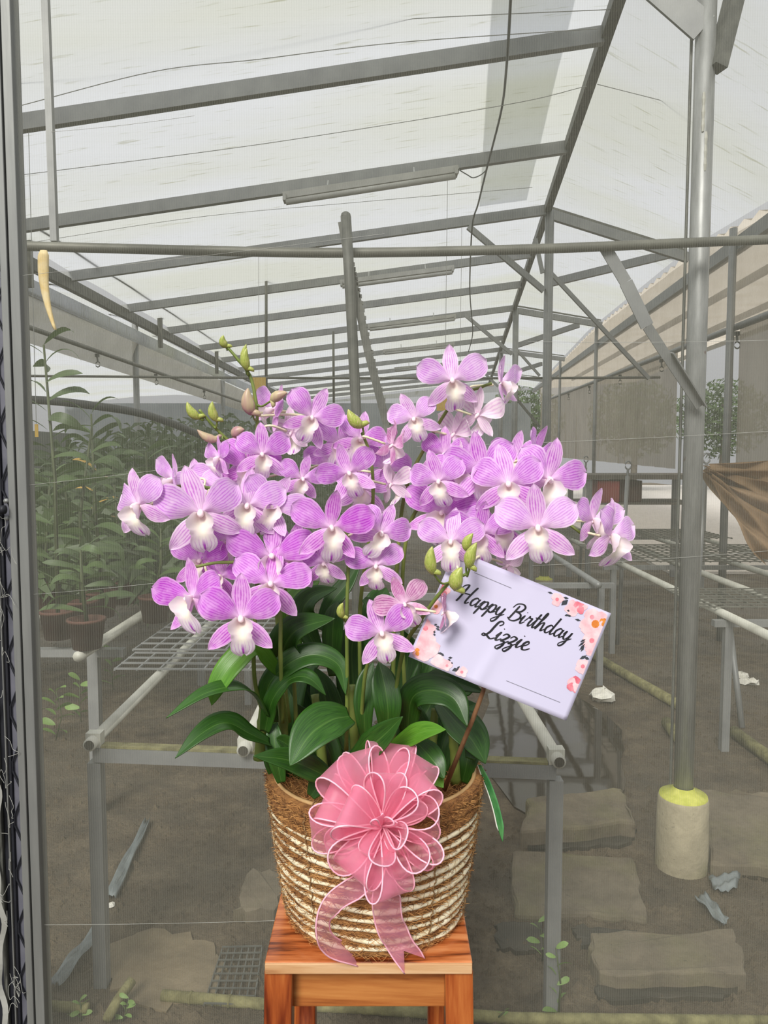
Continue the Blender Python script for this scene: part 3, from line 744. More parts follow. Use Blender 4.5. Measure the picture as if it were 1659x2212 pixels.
# -- side bench along the curtains
sb = thing('side_bench_frame', (2.2, 4.5, 0), 'long tube-railed bench frame under the shade curtains', 'bench')
for i, x in enumerate((1.6, 2.0, 2.4, 2.8)):
    MB().tube([(x, 2.7, BZ), (x + 0.1, 7.6, BZ)], 0.02, 10).build('rail', M['white_tube'], sb, True)
for Y in (3.55, 5.35, 7.3):
    MB().bar((1.55, Y, BZ - 0.035), (2.95, Y, BZ - 0.035), 0.04, 0.03).build('cross_rail', M['steel'], sb)
    for x in (1.62, 2.86): MB().box((x, Y, (BZ - 0.05) / 2), (0.036, 0.036, BZ - 0.05)).build('leg', M['steel'], sb)
mesh_panel((1.52, 3.62, BZ + 0.024), (1.5, 0.0, 0), (0.02, 0.5, 0), 22, 7, 'wire mesh panel on the side bench nearest the thick column', 0.0035, M['pipe'])
mesh_panel((1.56, 5.2, BZ + 0.024), (1.5, 0.0, 0), (0.03, 1.0, 0), 22, 10, 'wire mesh panel in the middle of the side bench', 0.0035, M['pipe'])
mesh_panel((1.62, 6.7, BZ + 0.024), (1.45, 0.0, 0), (0.03, 0.8, 0), 22, 8, 'wire mesh panel at the deep end of the side bench', 0.004, M['pipe'])
# -- third bench in the middle distance, behind the card
mbn = thing('low_bench_frame', (0.9, 6.2, 0), 'far steel bench frame seen between the orchids and the second column', 'bench')
for x in (0.55, 1.25): MB().tube([(x, 4.4, BZ), (x + 0.1, 9.2, BZ)], 0.02, 10).build('rail', M['steel'], mbn, True)
for Y in (4.6, 6.8, 9.0):
    MB().bar((0.5, Y, BZ - 0.035), (1.4, Y, BZ - 0.035), 0.04, 0.03).build('cross_rail', M['steel'], mbn)
    for x in (0.58, 1.32): MB().box((x, Y, (BZ - 0.05) / 2), (0.036, 0.036, BZ - 0.05)).build('leg', M['steel'], mbn)
# -- stakes with looped tops
for px, py, pb, Y, lab in ((1357, 1005, 1180, 5.6, 'thin steel stake with a loop top beyond the outermost flowers'), (1526, 990, 1240, 4.6, 'steel stake with a loop top beside the thick column'), (1266, 992, 1100, 7.6, 'far steel stake with a loop top behind the orchids')):
    p = at(px, py, Y); q = at(px - 22, pb, Y); q = V((p.x - 0.05, Y, 0.0)); s = thing('looped_stake', q, lab, 'stake', 'looped stakes')
    MB().tube([q, p.lerp(q, 0.06)], 0.016, 8).build('rod', M['steel'], s, True)
    c = p + V((0, 0, 0.0)); MB().ring([c + V((0.022 * cos(k * pi / 6), 0, 0.03 * sin(k * pi / 6))) for k in range(12)], 0.006, 6).build('loop', M['steel'], s, True)
    MB().tube([c - V((0, 0, 0.03)), p.lerp(q, 0.06)], 0.010, 8).build('neck', M['steel'], s)
# -- bunched tarpaulin
def tf(u, v):
    p = V(at(1535, 1010, 4.35)).lerp(at(1720, 1175, 4.0), u * 0.5 + 0.5)
    q = V(at(1525, 1030, 4.35)).lerp(at(1640, 1215, 4.05), u * 0.5 + 0.5)
    top = V(at(1530, 1005, 4.45)).lerp(at(1760, 990, 4.2), u * 0.5 + 0.5)
    r = top.lerp(at(1655, 1225, 4.1), v) if u > 0.99 else top.lerp(q, v)
    return r + V((0, 0.05 * sin(u * 4 + v * 30) + 0.03 * sin(v * 53 + u * 2), 0.012 * sin(v * 40)))
tag(MB().grid(tf, 16, 60).build('tarpaulin', M['tarp'], None, True), 'bunched brown tarpaulin gathered in folds beside the side bench', 'tarpaulin')
# -- table and crates behind the curtain
pt = thing('potting_table', (2.75, 8.4, 0), 'dark potting table under the far shade curtain', 'table')
MB().box((2.75, 8.4, 1.18), (1.3, 0.9, 0.05)).build('table_top', M['dark_table'], pt)
for sx_ in (-0.6, 0.6):
    for sy in (-0.4, 0.4): MB().box((2.75 + sx_, 8.4 + sy, 0.575), (0.05, 0.05, 1.15)).build('leg', M['steel'], pt)
for i, (x, Y, m, lab) in enumerate(((2.35, 8.2, 'red', 'red crate under the potting table beside its leg'), (2.62, 8.3, 'terracotta', 'brown crate under the potting table next to the red one'))):
    c = MB(); s = (0.22, 0.4, 0.3)
    c.box((x, Y, 0.92), (0.22, 0.4, 0.02))
    for dx in (-0.11, 0.11): c.box((x + dx, Y, 1.03), (0.015, 0.4, 0.22))
    for dy in (-0.2, 0.2): c.box((x, Y + dy, 1.03), (0.22, 0.015, 0.22))
    tag(c.build('crate', M[m]), lab, 'crate')
MB().box((2.75, 8.4, 0.90), (1.2, 0.8, 0.02)).build('lower_shelf', M['dark_table'], pt)
# -- yellow sticky traps
def yellow_card(px, py, w, h, Y, lab):
    c = at(px, py, Y); t = thing('sticky_trap', c - V((0, 0, h / 2)), lab, 'insect trap', 'yellow insect traps')
    MB().box(c, (w, 0.004, h)).build('trap_card', M['yellow'], t)
    MB().tube([c + V((0, 0, h / 2)), V((c.x + 0.01, c.y, max(2.4, lerp(3.02, 3.65, (c.x + 2.88) / 4.25) - 0.05)))], 0.002, 5).build('string', M['wire'], t)
yellow_card(560, 840, 0.12, 0.21, 7.1, 'square yellow insect trap behind the upper buds')
yellow_card(961, 868, 0.12, 0.13, 5.69, 'square yellow insect trap below the topmost flower')
yellow_card(992, 936, 0.075, 0.105, 7.1, 'small yellow insect trap between the back-turned blooms')
yellow_card(79, 930, 0.018, 0.07, 4.2, 'tiny yellow insect trap among the tall leafy plants')
def stripf(u, v):
    w = 0.0165 * (1 - 0.75 * max(0, v - 0.25) / 0.75) * (1 if v > 0.03 else 0.6)
    x = lerp(93, 118, v ** 2.2) - 6 * sin(pi * v); y = lerp(540, 712, v)
    c = at(x, y, 2.33); return c + V((w * u, 0.012 * sin(v * 3) + 0.004 * u * u, 0))
t = MB().grid(stripf, 4, 16).build('curled_strip', simple('dotted_yellow_strip', srgb(220, 188, 112), srgb(234, 216, 168), 0.6, 30, 0, 0.2), None, True)
so = t.modifiers.new('thick', 'SOLIDIFY'); so.thickness = 0.001
tag(t, 'curled pale yellow strip hanging from the cross pipe', 'strip')
tag(MB().tube(catmull([at(30, 862, 5.2), at(110, 866, 5.2), at(200, 876, 5.3), at(300, 892, 5.5), at(380, 918, 5.8), at(470, 955, 6.2), at(540, 975, 6.6)], 6), 0.028, 8).build('drain_hose', M['cable'], None, True), 'thick dark hose sagging behind the tall leafy plants', 'hose')
# -- clips along the pipes
def clip(p, lab, grp):
    m = MB().box(p + V((0, 0, -0.03)), (0.035, 0.03, 0.03)).tube([p + V((0, 0, -0.04)), p + V((0.005, 0, -0.09))], 0.008, 6)
    m.ring([p + V((0.005 + 0.022 * cos(k * pi / 4), 0, -0.115 + 0.026 * sin(k * pi / 4))) for k in range(8)], 0.006, 5)
    tag(m.build('pipe_clip', M['dark_steel']), lab, 'clip', grp)
for i, Y in enumerate((4.7, 5.9, 7.4, 9.2, 11.5)):
    p = V((eave_l(Y).x + 0.12, Y, 2.39)); clip(p, 'small hook clip under the pipe on the leafy side, %s from the front' % ORD[i], 'clips on the leafy-side pipe')
for i, Y in enumerate((5.75, 8.0, 10.2, 12.8, 15.5)):
    p = V((2.77 + 0.112 * (Y - 7.1), Y, cz(Y) - 0.02)); clip(p, 'small hook clip under the curtain pipe, %s from the front' % ORD[i], 'clips on the curtain pipe')
# brackets on the eave of the leafy side
for i, Y in enumerate((6.2, 9.6, 12.6)):
    p = eave_l(Y) + V((0.06, 0, 0.12)); m = MB().bar(p, p + V((0, 0, -0.4)), 0.05, 0.05)
    tag(m.build('eave_bracket', M['pipe']), 'short bracket hanging at the leafy-side eave, %s from the front' % ORD[i], 'bracket', 'eave brackets')
pipe_run([eave_l(Y) + V((0.25, 0, 0.12)) for Y in (4.4, 6.5, 9, 14)], 0.013, 'eave_rod', 'thin rod running beside the leafy-side eave beam')

# -- ground: puddles, slabs, scraps, stones
def blob(pts, name, mat, z, lab, cat, kind=None):
    q = catmull([gnd(x, y, z) for x, y in pts] + [gnd(*pts[0], z)], 5)[:-1]; rn = random.Random(len(lab)); q = [p + V((rn.uniform(-1, 1), rn.uniform(-1, 1), 0)) * 0.018 for p in q]
    return tag(MB().prism(q, (0, 0, -0.012)).build(name, mat), lab, cat, None, kind)
blob([(1060, 1500), (1180, 1480), (1330, 1560), (1345, 1660), (1310, 1760), (1180, 1780), (1080, 1700), (1030, 1600)], 'puddle', M['puddle'], 0.008, 'shallow puddle mirroring the roof beams behind the card', 'puddle')
blob([(230, 2045), (330, 2010), (440, 2030), (480, 2080), (450, 2150), (330, 2175), (235, 2130)], 'puddle', M['wet_mud'], 0.006, 'pale wet mud puddle beside the mossy bamboo', 'puddle')
blob([(1500, 1790), (1600, 1800), (1700, 1850), (1690, 1900), (1560, 1870)], 'puddle', M['puddle'], 0.006, 'small puddle beyond the concrete pier', 'puddle')
blob([(640, 1480), (800, 1440), (980, 1500), (960, 1580), (760, 1590)], 'puddle', M['puddle'], 0.006, 'puddle hidden behind the orchid leaves', 'puddle')
def slab(pts, th, lab, mat=M['slab']):
    P = [gnd(x, y, th) for x, y in pts]; q = []; rn = random.Random(int(pts[0][0]))
    for a, b in zip(P, P[1:] + P[:1]):
        for k in range(7): q.append(a.lerp(b, k / 7) + V((rn.uniform(-1, 1), rn.uniform(-1, 1), rn.uniform(-0.3, 0.3))) * 0.012)
    o = MB().prism(q, (0, 0, -th - 0.02)).build('slab_or_painted_shade', mat); bevel(o, 0.012)
    return tag(o, lab, 'slab', 'muddy concrete slabs')
slab([(1128, 1790), (1375, 1772), (1345, 1700), (1140, 1722)], 0.07, 'muddy slab standing in the puddle edge')
slab([(1290, 2105), (1612, 2105), (1590, 2010), (1270, 2015)], 0.05, 'broad muddy slab before the concrete pier, nearest the net')
slab([(1110, 1975), (1400, 1980), (1370, 1850), (1110, 1835)], 0.02, 'flat muddy slab between bench leg and pier')
slab([(1540, 1860), (1800, 1880), (1700, 1710), (1510, 1705)], 0.05, 'muddy slab behind the concrete pier')
slab([(512, 1965), (600, 1965), (620, 1885), (540, 1880)], 0.04, 'dark wet slab beside the stool')
for i, (pts, lab) in enumerate((([(1290, 2160), (1560, 2158), (1612, 2112), (1290, 2112)], 'dark strip painted for the shaded front of the broad muddy slab'), ([(1075, 2052), (1180, 2050), (1175, 1992), (1068, 1994)], 'dark patch painted for slab shade beside the bench leg'),
        ([(1255, 2040), (1378, 2042), (1370, 2008), (1240, 2000)], 'dark patch painted for shade behind the broad muddy slab'), ([(1140, 1835), (1368, 1822), (1372, 1786), (1128, 1802)], 'dark strip painted for the shaded front of the slab in the puddle'))):
    slab(pts, 0.012, lab, M['painted_shade'])  # thin dark pieces added to paint the shade of the slab fronts
tag(MB().tube([gnd(1603, 1572), at(1577, 1362, gnd(1603, 1572).y + 0.15)], 0.016, 8).build('prop_stick', M['steel'], None, True), 'thin grey pole leaning up to the side bench', 'pole')
bm = thing('bamboo_edging', gnd(600, 2190), 'mossy bamboo pole lying along the foot of the net', 'bamboo')
pts = [gnd(350, 2150, 0.014), gnd(560, 2168, 0.014), gnd(760, 2176, 0.014), gnd(1110, 2200, 0.014), gnd(1760, 2208, 0.014)]
MB().tube(pts, 0.014, 12).build('cane', M['moss'], bm, True)
for k in (0.3, 0.7): MB().tube([pts[0].lerp(pts[1], k - 0.01), pts[0].lerp(pts[1], k + 0.01)], 0.016, 12).build('node', M['moss'], bm, True)
tag(MB().tube([gnd(232, 2200, 0.03), gnd(252, 2165, 0.03), gnd(285, 2118, 0.05)], [0.012, 0.013, 0.013], 10).build('bamboo_stub', M['moss'], None, True), 'short mossy bamboo stub leaning over the mud', 'bamboo')
tag(MB().tube([gnd(90, 2172, 0.025), gnd(190, 2178, 0.025)], 0.013, 10).build('bamboo_stub', M['moss'], None, True), 'short mossy bamboo piece lying by the door post', 'bamboo')
for (xa, ya, xb, yb, lab) in ((1240, 1390, 1480, 1530, 'long mossy bamboo cane slanting behind the card corner'), (1585, 1580, 1740, 1690, 'mossy bamboo cane lying beyond the thick column'), (1440, 1560, 1480, 1610, 'short mossy bamboo cane behind the thick column')):
    tag(MB().tube([gnd(xa, ya, 0.03), gnd((xa + xb) / 2, (ya + yb) / 2 + 2, 0.03), gnd(xb, yb, 0.03)], 0.03, 8).build('bamboo_cane', M['moss'], None, True), lab, 'bamboo')
def rock(px, py, r, lab, mat, sq=0.6, seed=1):
    rn = random.Random(seed); c = gnd(px, py, r * sq * 0.7); m = MB()
    pr = []
    for j in range(7):
        a = -pi / 2 + pi * j / 6; pr.append((max(0.02, cos(a)) * r, sin(a) * r * sq))
    m.lathe(pr, c, 10); m.v = [p + V((rn.uniform(-1, 1), rn.uniform(-1, 1), rn.uniform(-1, 1))) * r * 0.18 for p in m.v]
    return tag(m.build('stone', mat), lab, 'stone')
rock(1303, 1503, 0.075, 'white angular stone on the mud beyond the card', M['stone'], 0.55, 2)
rock(1600, 1460, 0.05, 'small white stone by the side-bench legs', M['stone'], 0.5, 3)
rock(1618, 1472, 0.06, 'flat white stone beside the small one under the side bench', M['stone'], 0.3, 4)
rock(240, 1955, 0.012, 'tiny white pebble beside the bench leg', M['stone'], 0.6, 5)
def scrap(pts, lab, seed):
    rn = random.Random(seed); P = [gnd(x, y, 0.02) for x, y in pts]
    def fn(u, v):
        a = P[0].lerp(P[1], u * 0.5 + 0.5); b = P[3].lerp(P[2], u * 0.5 + 0.5); p = a.lerp(b, v)
        return p + V((0, 0, 0.005 * sin(u * 9 + seed) + 0.006 * sin(v * 11 + u * 3)))
    o = MB().grid(fn, 8, 12).build('plastic_scrap', M['bluefilm'], None, True); s = o.modifiers.new('t', 'SOLIDIFY'); s.thickness = 0.001
    return tag(o, lab, 'plastic scrap', 'plastic scraps on the mud')
scrap([(222, 1930), (250, 1940), (325, 1770), (312, 1768)], 'long crumpled plastic scrap beside the bench leg', 1)
scrap([(1530, 1890), (1600, 1885), (1590, 1920), (1545, 1925)], 'crumpled bluish plastic scrap at the foot of the concrete pier', 2)
scrap([(1500, 1935), (1530, 1930), (1575, 1985), (1560, 2000)], 'narrow bluish plastic strip on the mud below the pier', 3)
scrap([(105, 2120), (130, 2130), (220, 2010), (205, 2000)], 'wrinkled plastic scrap near the door post', 4)
a, b_, c_, d_ = gnd(440, 2172, 0.012), gnd(548, 2172, 0.012), gnd(566, 2046, 0.012), gnd(480, 2050, 0.012)
gp = thing('floor_grate', a, 'dark wire grate lying on the mud beside the stool', 'grate'); m = MB(); n_ = MB()
for i in range(7): m.bar(a.lerp(b_, i / 6), d_.lerp(c_, i / 6), 0.0035, 0.0035)
for i in range(9): n_.bar(a.lerp(d_, i / 8) + V((0, 0, 0.006)), b_.lerp(c_, i / 8) + V((0, 0, 0.0035)), 0.0035, 0.0035)
m.build('long_wires', M['dark_steel'], gp); n_.build('cross_wires', M['dark_steel'], gp)

# -- leafy plants behind the net
def leaf_mesh(name, L, Wd, droop, mat, fold=0.25, n=8, prof=None):
    prof = prof or (lambda v: (v ** 0.55) * (1 - v ** 3.2) ** 0.7)
    def fn(u, v):
        w = max(0.004, prof(min(v, 0.995))) * Wd * 0.5; x = L * v
        return V((u * w, x * cos(droop * v * 0.9), -L * 0.5 * droop * v * v + abs(u) * w * fold + 0.15 * x))
    return MB().grid(fn, 2, n).mesh(name, mat, True)
LM = [leaf_mesh('strap_leaf', 1.0, 0.22 + 0.03 * k, 0.7 + 0.25 * k, M['leaf_bg']) for k in range(3)]
LY = leaf_mesh('yellow_leaf', 1.0, 0.2, 0.9, M['leaf_yellow'])
LW = leaf_mesh('weed_leaf', 1.0, 0.55, 0.6, M['weed'])
def put(me, name, parent, loc, rz, rx, s, twist=0.0):
    o = bpy.data.objects.new(name, me); COL.objects.link(o); o.parent = parent; o.location = V(loc)
    o.rotation_euler = Euler((rx, twist, rz), 'YXZ'); o.scale = (s, s, s); return o
def cane_plant(base, h, nl, L, lab, seed, meshes=LM, cat='plant', group='leafy plants behind the net', pot=True, lean=0.05, sm=M['leaf_bg'], r=0.008):
    rn = random.Random(seed); base = V(base); t = thing('cane_plant', base, lab, cat, group)
    top = base + V((rn.uniform(-lean, lean), rn.uniform(-lean, lean), h))
    MB().tube([base, base.lerp(top, 0.5) + V((rn.uniform(-0.03, 0.03), 0, 0)), top], [r, r * 0.85, r * 0.5], 6).build('stem', M['stem_dim'], t, True)
    for k in range(nl):
        f = 0.12 + 0.88 * k / max(1, nl - 1); p = base.lerp(top, f) - base
        put(meshes[k % len(meshes)], 'leaf', t, p, (k % 2) * pi + rn.uniform(-0.6, 0.6) + pi / 2, rn.uniform(0.0, 0.5) + 0.5 * f, L * rn.uniform(0.75, 1.1) * (1 - 0.3 * f), rn.uniform(-1.1, 1.1))
    if pot:
        MB().lathe([(0.05, -0.10), (0.065, 0.0), (0.07, 0.0), (0.07, 0.01), (0.06, 0.01), (0.055, -0.02)], base, 14, (True, False)).build('pot', M['terracotta'], t, True)
    return t
SB = 0.80
sbl = thing('plant_bench', (-1.9, 4.5, 0), 'bench of steel tubes carrying the leafy plants behind the net', 'bench')
for x in (-2.55, -2.05, -1.55, -1.1): MB().tube([(x, 2.7, SB - 0.12), (x, 7.5, SB - 0.12)], 0.02, 8).build('rail', M['white_tube'], sbl, True)
for Y in (2.9, 4.6, 7.2):
    MB().bar((-2.65, Y, SB - 0.155), (-1.0, Y, SB - 0.155), 0.04, 0.03).build('cross_rail', M['steel'], sbl)
    for x in (-2.5, -1.12): MB().box((x, Y, (SB - 0.17) / 2), (0.04, 0.04, SB - 0.17)).build('leg', M['steel'], sbl)
spots = [(118, 2.9, 1.02, 13, 0.24, 'tall leafy plant reaching up beside the curled yellow strip'), (170, 3.1, 0.72, 12, 0.24, 'tall strap-leaved plant next to the one by the yellow strip'),
         (215, 3.3, 0.78, 13, 0.22, 'tall strap-leaved plant with an upright bud-like tip'), (265, 3.6, 0.55, 11, 0.24, 'strap-leaved plant behind the outermost pale flower'),
         (310, 4.0, 0.62, 12, 0.24, 'strap-leaved plant near the bend of the side pipe'), (90, 3.5, 0.50, 11, 0.26, 'bushy strap-leaved plant close to the net door post'),
         (150, 4.2, 0.55, 11, 0.26, 'strap-leaved plant in the second row by the door post'), (235, 4.6, 0.60, 12, 0.26, 'strap-leaved plant in the second row behind the yellowing one'),
         (340, 4.8, 0.66, 12, 0.26, 'strap-leaved plant in the second row nearest the orchids'), (290, 5.6, 0.70, 12, 0.28, 'strap-leaved plant in the back row, middle'),
         (390, 5.8, 0.68, 12, 0.28, 'strap-leaved plant in the back row nearest the orchids'), (200, 5.9, 0.7, 12, 0.28, 'strap-leaved plant in the back row by the side post'),
         (430, 6.8, 0.66, 11, 0.28, 'farthest strap-leaved plant behind the front flower cluster'), (130, 5.0, 0.62, 12, 0.28, 'strap-leaved plant in the third row by the door post'),
         (330, 3.2, 0.30, 9, 0.18, 'low young plant at the bench edge under the big flowers'), (180, 2.75, 0.26, 9, 0.18, 'low young plant at the front of the plant bench')]
for i, (px, Y, h, nl, L, lab) in enumerate(spots):
    x = at(px, 1100, Y).x; cane_plant((x, Y, SB), h, int(nl * 2), L * 1.25, lab, i + 1)
cane_plant((at(205, 1000, 4.0).x, 4.0, SB), 0.52, 9, 0.24, 'yellowing orange-leaved plant among the green ones', 40, [LY])
# far foliage at the back of the bay, behind the orchids
for i, (px, Y) in enumerate(((455, 9.0), (520, 10.0), (610, 11.0), (470, 12.0), (380, 8.5), (690, 13))):
    cane_plant((at(px, 1050, Y).x, Y, 0.0), 1.5, 18, 0.5, 'distant green plant behind the orchids, %s from the door side' % ORD[i], 60 + i, pot=False)
# dense foliage that nobody could count, behind and below the bench plants
m = MB(); rn = random.Random(77)
for k in range(7500):
    Y = rn.uniform(3.4, 9.5); x = rn.uniform(-2.75, lerp(-1.0, -0.5, (Y - 3.4) / 6)); z = SB - 0.05 + (rn.random() ** 1.6) * lerp(0.30, 1.15, (Y - 3.4) / 6)
    d = V((rn.uniform(-1, 1), rn.uniform(-1, 0.6), rn.uniform(-0.3, 0.9))).normalized(); L = rn.uniform(0.10, 0.24); w = d.cross(V((0.2, -1, 0.4))).normalized() * L * 0.11
    p = V((x, Y, z)); q = p + d * L * 0.55; e = p + d * L + V((0, 0, -0.3 * L)); b = len(m.v)
    m.v += [p, q + w, q - w, e]; m.f += [(b, b + 1, b + 2), (b + 1, b + 3, b + 2)]
tag(m.build('foliage', M['leaf_bg']), 'dense dim green foliage filling the plant bench behind the net', 'foliage', kind='stuff')
m = MB()
for k in range(9000):
    px, py = rn.uniform(-100, 1760), rn.uniform(1300, 2230) ; p = gnd(px, py); r = rn.uniform(0.003, 0.018) * (0.5 + rn.random()) 
    if p.y > 9 or p.y < 1.78 or (1030 < px < 1350 and 1470 < py < 1785) or (225 < px < 485 and 2005 < py < 2180): continue
    b = len(m.v); a = rn.uniform(0, 6); q = [p + V((r * cos(a + t) * rn.uniform(.7, 1.2), r * sin(a + t) * rn.uniform(.7, 1.2), -0.002)) for t in (0, 1.57, 3.14, 4.71)]
    m.v += q + [p + V((0, 0, r * rn.uniform(0.4, 0.9)))]; m.f += [(b, b + 1, b + 4), (b + 1, b + 2, b + 4), (b + 2, b + 3, b + 4), (b + 3, b, b + 4)]
tag(m.build('soil_crumbs', M['ground']), 'scattered crumbs and clods of brown soil on the greenhouse floor', 'soil', kind='stuff')
# weeds
for i, (px, py, h, nl, L, lab) in enumerate(((1205, 2205, 0.20, 8, 0.055, 'pale green weed growing at the bench leg foot, taller stem'), (1172, 2075, 0.12, 6, 0.05, 'pale green weed on the mud by the bench leg, upper one'),
        (175, 2205, 0.05, 6, 0.04, 'small weed by the door post foot'), (265, 2205, 0.06, 7, 0.04, 'small weed beside the leaning bamboo stub'), (1085, 2210, 0.04, 6, 0.03, 'tiny weed beside the stool leg'),
        (120, 1600, 0.25, 10, 0.12, 'clump of weeds in the shade by the door post'), (175, 1560, 0.22, 9, 0.12, 'clump of weeds under the plant bench'), (245, 1490, 0.25, 9, 0.12, 'clump of weeds beside the bench mesh'))):
    cane_plant(gnd(px, py), h, nl, L, lab, 90 + i, [LW], 'weed', 'weeds on the mud', False, 0.02, r=0.003)
# trees seen through the gap of the side wall
def tree(x, Y, h, lab, seed):
    rn = random.Random(seed); t = thing('tree', (x, Y, 0), lab, 'tree', 'trees beyond the yard')
    MB().tube([(x, Y, 0), (x + 0.1, Y, h * 0.5), (x, Y, h * 0.8)], [0.14, 0.1, 0.05], 8).build('trunk', M['dark_table'], t, True)
    m = MB()
    for k in range(2600):
        a = rn.uniform(0, 2 * pi); b = rn.uniform(-1, 1); r = (rn.random() ** 0.4) * h * 0.38; q = math.sqrt(1 - b * b)
        c = V((x + r * q * cos(a), Y + r * q * sin(a), h * 0.62 + r * b * 0.9)); d = V((rn.uniform(-1, 1), rn.uniform(-1, 1), rn.uniform(-1, 1))).normalized() * 0.13
        e = d.orthogonal().normalized() * 0.05; m.poly([c - d, c + e, c + d, c - e])
    m.build('crown', M['leaf_bg'], t)
for i, (x, Y) in enumerate(((9.6, 29.5), (13.2, 30.0), (17.0, 29.0), (6.0, 33.0))): tree(x, Y, 4.6, 'bushy green tree beyond the pale yard, %s from the thick column' % ORD[i], i + 5)

# ================================================================== STOOL
SZ = 0.632
stool = thing('wooden_stool', (-0.0235, 1.265, 0), 'varnished orange-brown wooden stool carrying the flower basket', 'stool')
XL, XR, Y0, Y1 = -0.182, 0.135, 1.110, 1.425
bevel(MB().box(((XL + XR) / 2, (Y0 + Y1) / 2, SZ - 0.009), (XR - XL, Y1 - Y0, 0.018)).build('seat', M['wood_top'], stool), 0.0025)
# pale end-grain lipping along the seat front
bevel(MB().box(((XL + XR) / 2, Y0 - 0.0015, SZ - 0.0095), (XR - XL - 0.002, 0.004, 0.016)).build('front_lipping', m_wood('pale_edge_wood', (srgb(150, 100, 62), srgb(190, 142, 98), srgb(206, 164, 120), srgb(220, 184, 144)), 'x', 1.4, 0.4), stool), 0.001)
zs = SZ - 0.018
for x0, dx, y0, dy in ((XL + 0.020, -0.012, Y0 + 0.026, -0.012), (XR - 0.020, 0.012, Y0 + 0.026, -0.012), (XL + 0.035, -0.012, Y1 - 0.026, 0.012), (XR - 0.035, 0.012, Y1 - 0.026, 0.012)):
    h = 0.0215; a = V((x0, y0, zs)); b_ = V((x0 + dx, y0 + dy, 0.0)); m = MB()
    m.v = [a + V((sx_ * h, sy * h, 0)) for sx_, sy in ((-1, -1), (1, -1), (1, 1), (-1, 1))] + [b_ + V((sx_ * h, sy * h, 0)) for sx_, sy in ((-1, -1), (1, -1), (1, 1), (-1, 1))]
    m.f = [(0, 1, 2, 3), (7, 6, 5, 4), (0, 4, 5, 1), (1, 5, 6, 2), (2, 6, 7, 3), (3, 7, 4, 0)]
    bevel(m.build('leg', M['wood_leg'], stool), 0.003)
cxm = (XL + XR) / 2
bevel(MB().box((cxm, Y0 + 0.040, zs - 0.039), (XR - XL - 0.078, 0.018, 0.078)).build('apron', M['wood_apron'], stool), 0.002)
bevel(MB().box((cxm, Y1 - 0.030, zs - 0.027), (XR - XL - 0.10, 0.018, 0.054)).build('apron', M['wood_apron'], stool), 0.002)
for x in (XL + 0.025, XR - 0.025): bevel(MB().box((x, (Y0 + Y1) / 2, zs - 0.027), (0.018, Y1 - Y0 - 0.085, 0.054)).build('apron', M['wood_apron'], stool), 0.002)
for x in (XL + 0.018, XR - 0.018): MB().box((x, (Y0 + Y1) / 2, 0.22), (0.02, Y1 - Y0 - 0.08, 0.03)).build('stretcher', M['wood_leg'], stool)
for y in (Y0 + 0.02, Y1 - 0.02): MB().box((cxm, y, 0.27), (XR - XL - 0.05, 0.02, 0.03)).build('stretcher', M['wood_leg'], stool)

# ================================================================== BASKET
BC = V((-0.0155, 1.262, SZ)); RB, RT, BH = 0.144, 0.178, 0.240
def brad(z):
    t = (z - SZ) / BH; return RB + (RT - RB) * (t ** 0.8 if t > 0 else 0)
basket = thing('woven_basket', BC, 'round coir basket wound with cream husk rope, standing on the stool', 'basket')
prof = [(0.02, 0.0015), (RB - 0.01, 0.0015)]
for k in range(120):
    t = k / 119; z = SZ + 0.004 + t * (BH - 0.004)
    prof.append((brad(z) + 0.0035 * abs(sin((z - SZ - 0.188) / 0.0170 * pi)) + (0.002 if t > 0.8 else 0), z - SZ))
prof += [(RT - 0.012, BH + 0.002), (RT - 0.016, BH - 0.04), (RT - 0.02, BH - 0.06)]
MB().lathe(prof, BC, 64, (True, False)).build('coir_wall', M['coir'], basket, True)
rnd = random.Random(11)
NR = 11
for i in range(NR):
    z0 = SZ + 0.188 - i * 0.0170 + rnd.uniform(-0.001, 0.001); pts = []; rr = []
    p1, p2, p3 = rnd.uniform(-0.6, 0.9), rnd.uniform(0, 6), rnd.uniform(0, 6); N = 120
    for k in range(N):
        a = 2 * pi * k / N
        z = z0 + 0.0034 * sin(a * 2 + p1) + 0.0018 * sin(a * 5 + p2) + 0.0008 * sin(a * 11 + p3)
        r = brad(z) + 0.0022; pts.append(BC + V((r * cos(a), r * sin(a), z - SZ)))
        rr.append(0.0040 + 0.0010 * sin(a * 3 + p2) + 0.0008 * sin(a * 8 + p1) + 0.0004 * sin(a * 31))
    MB().ring(pts, rr, 8).build('husk_rope', M['rope'], basket, True)
    m = MB()                                      # dark thread whipped round each rope
    for k in range(0, 40):
        a = 2 * pi * k / 40 + p1; j = int(k * N / 40 + p1 * N / (2 * pi)) % N
        c = pts[j]; rad = V((cos(2 * pi * j / N), sin(2 * pi * j / N), 0)); tan = V((-rad.y, rad.x, 0)); q = rr[j] + 0.0003
        m.tube([c + rad * q * cos(b) + V((0, 0, q * sin(b))) + tan * 0.0018 * b for b in (-1.5, -0.8, 0, 0.8, 1.5)], 0.00035, 4, False)
    m.build('binding_thread', M['twine'], basket)
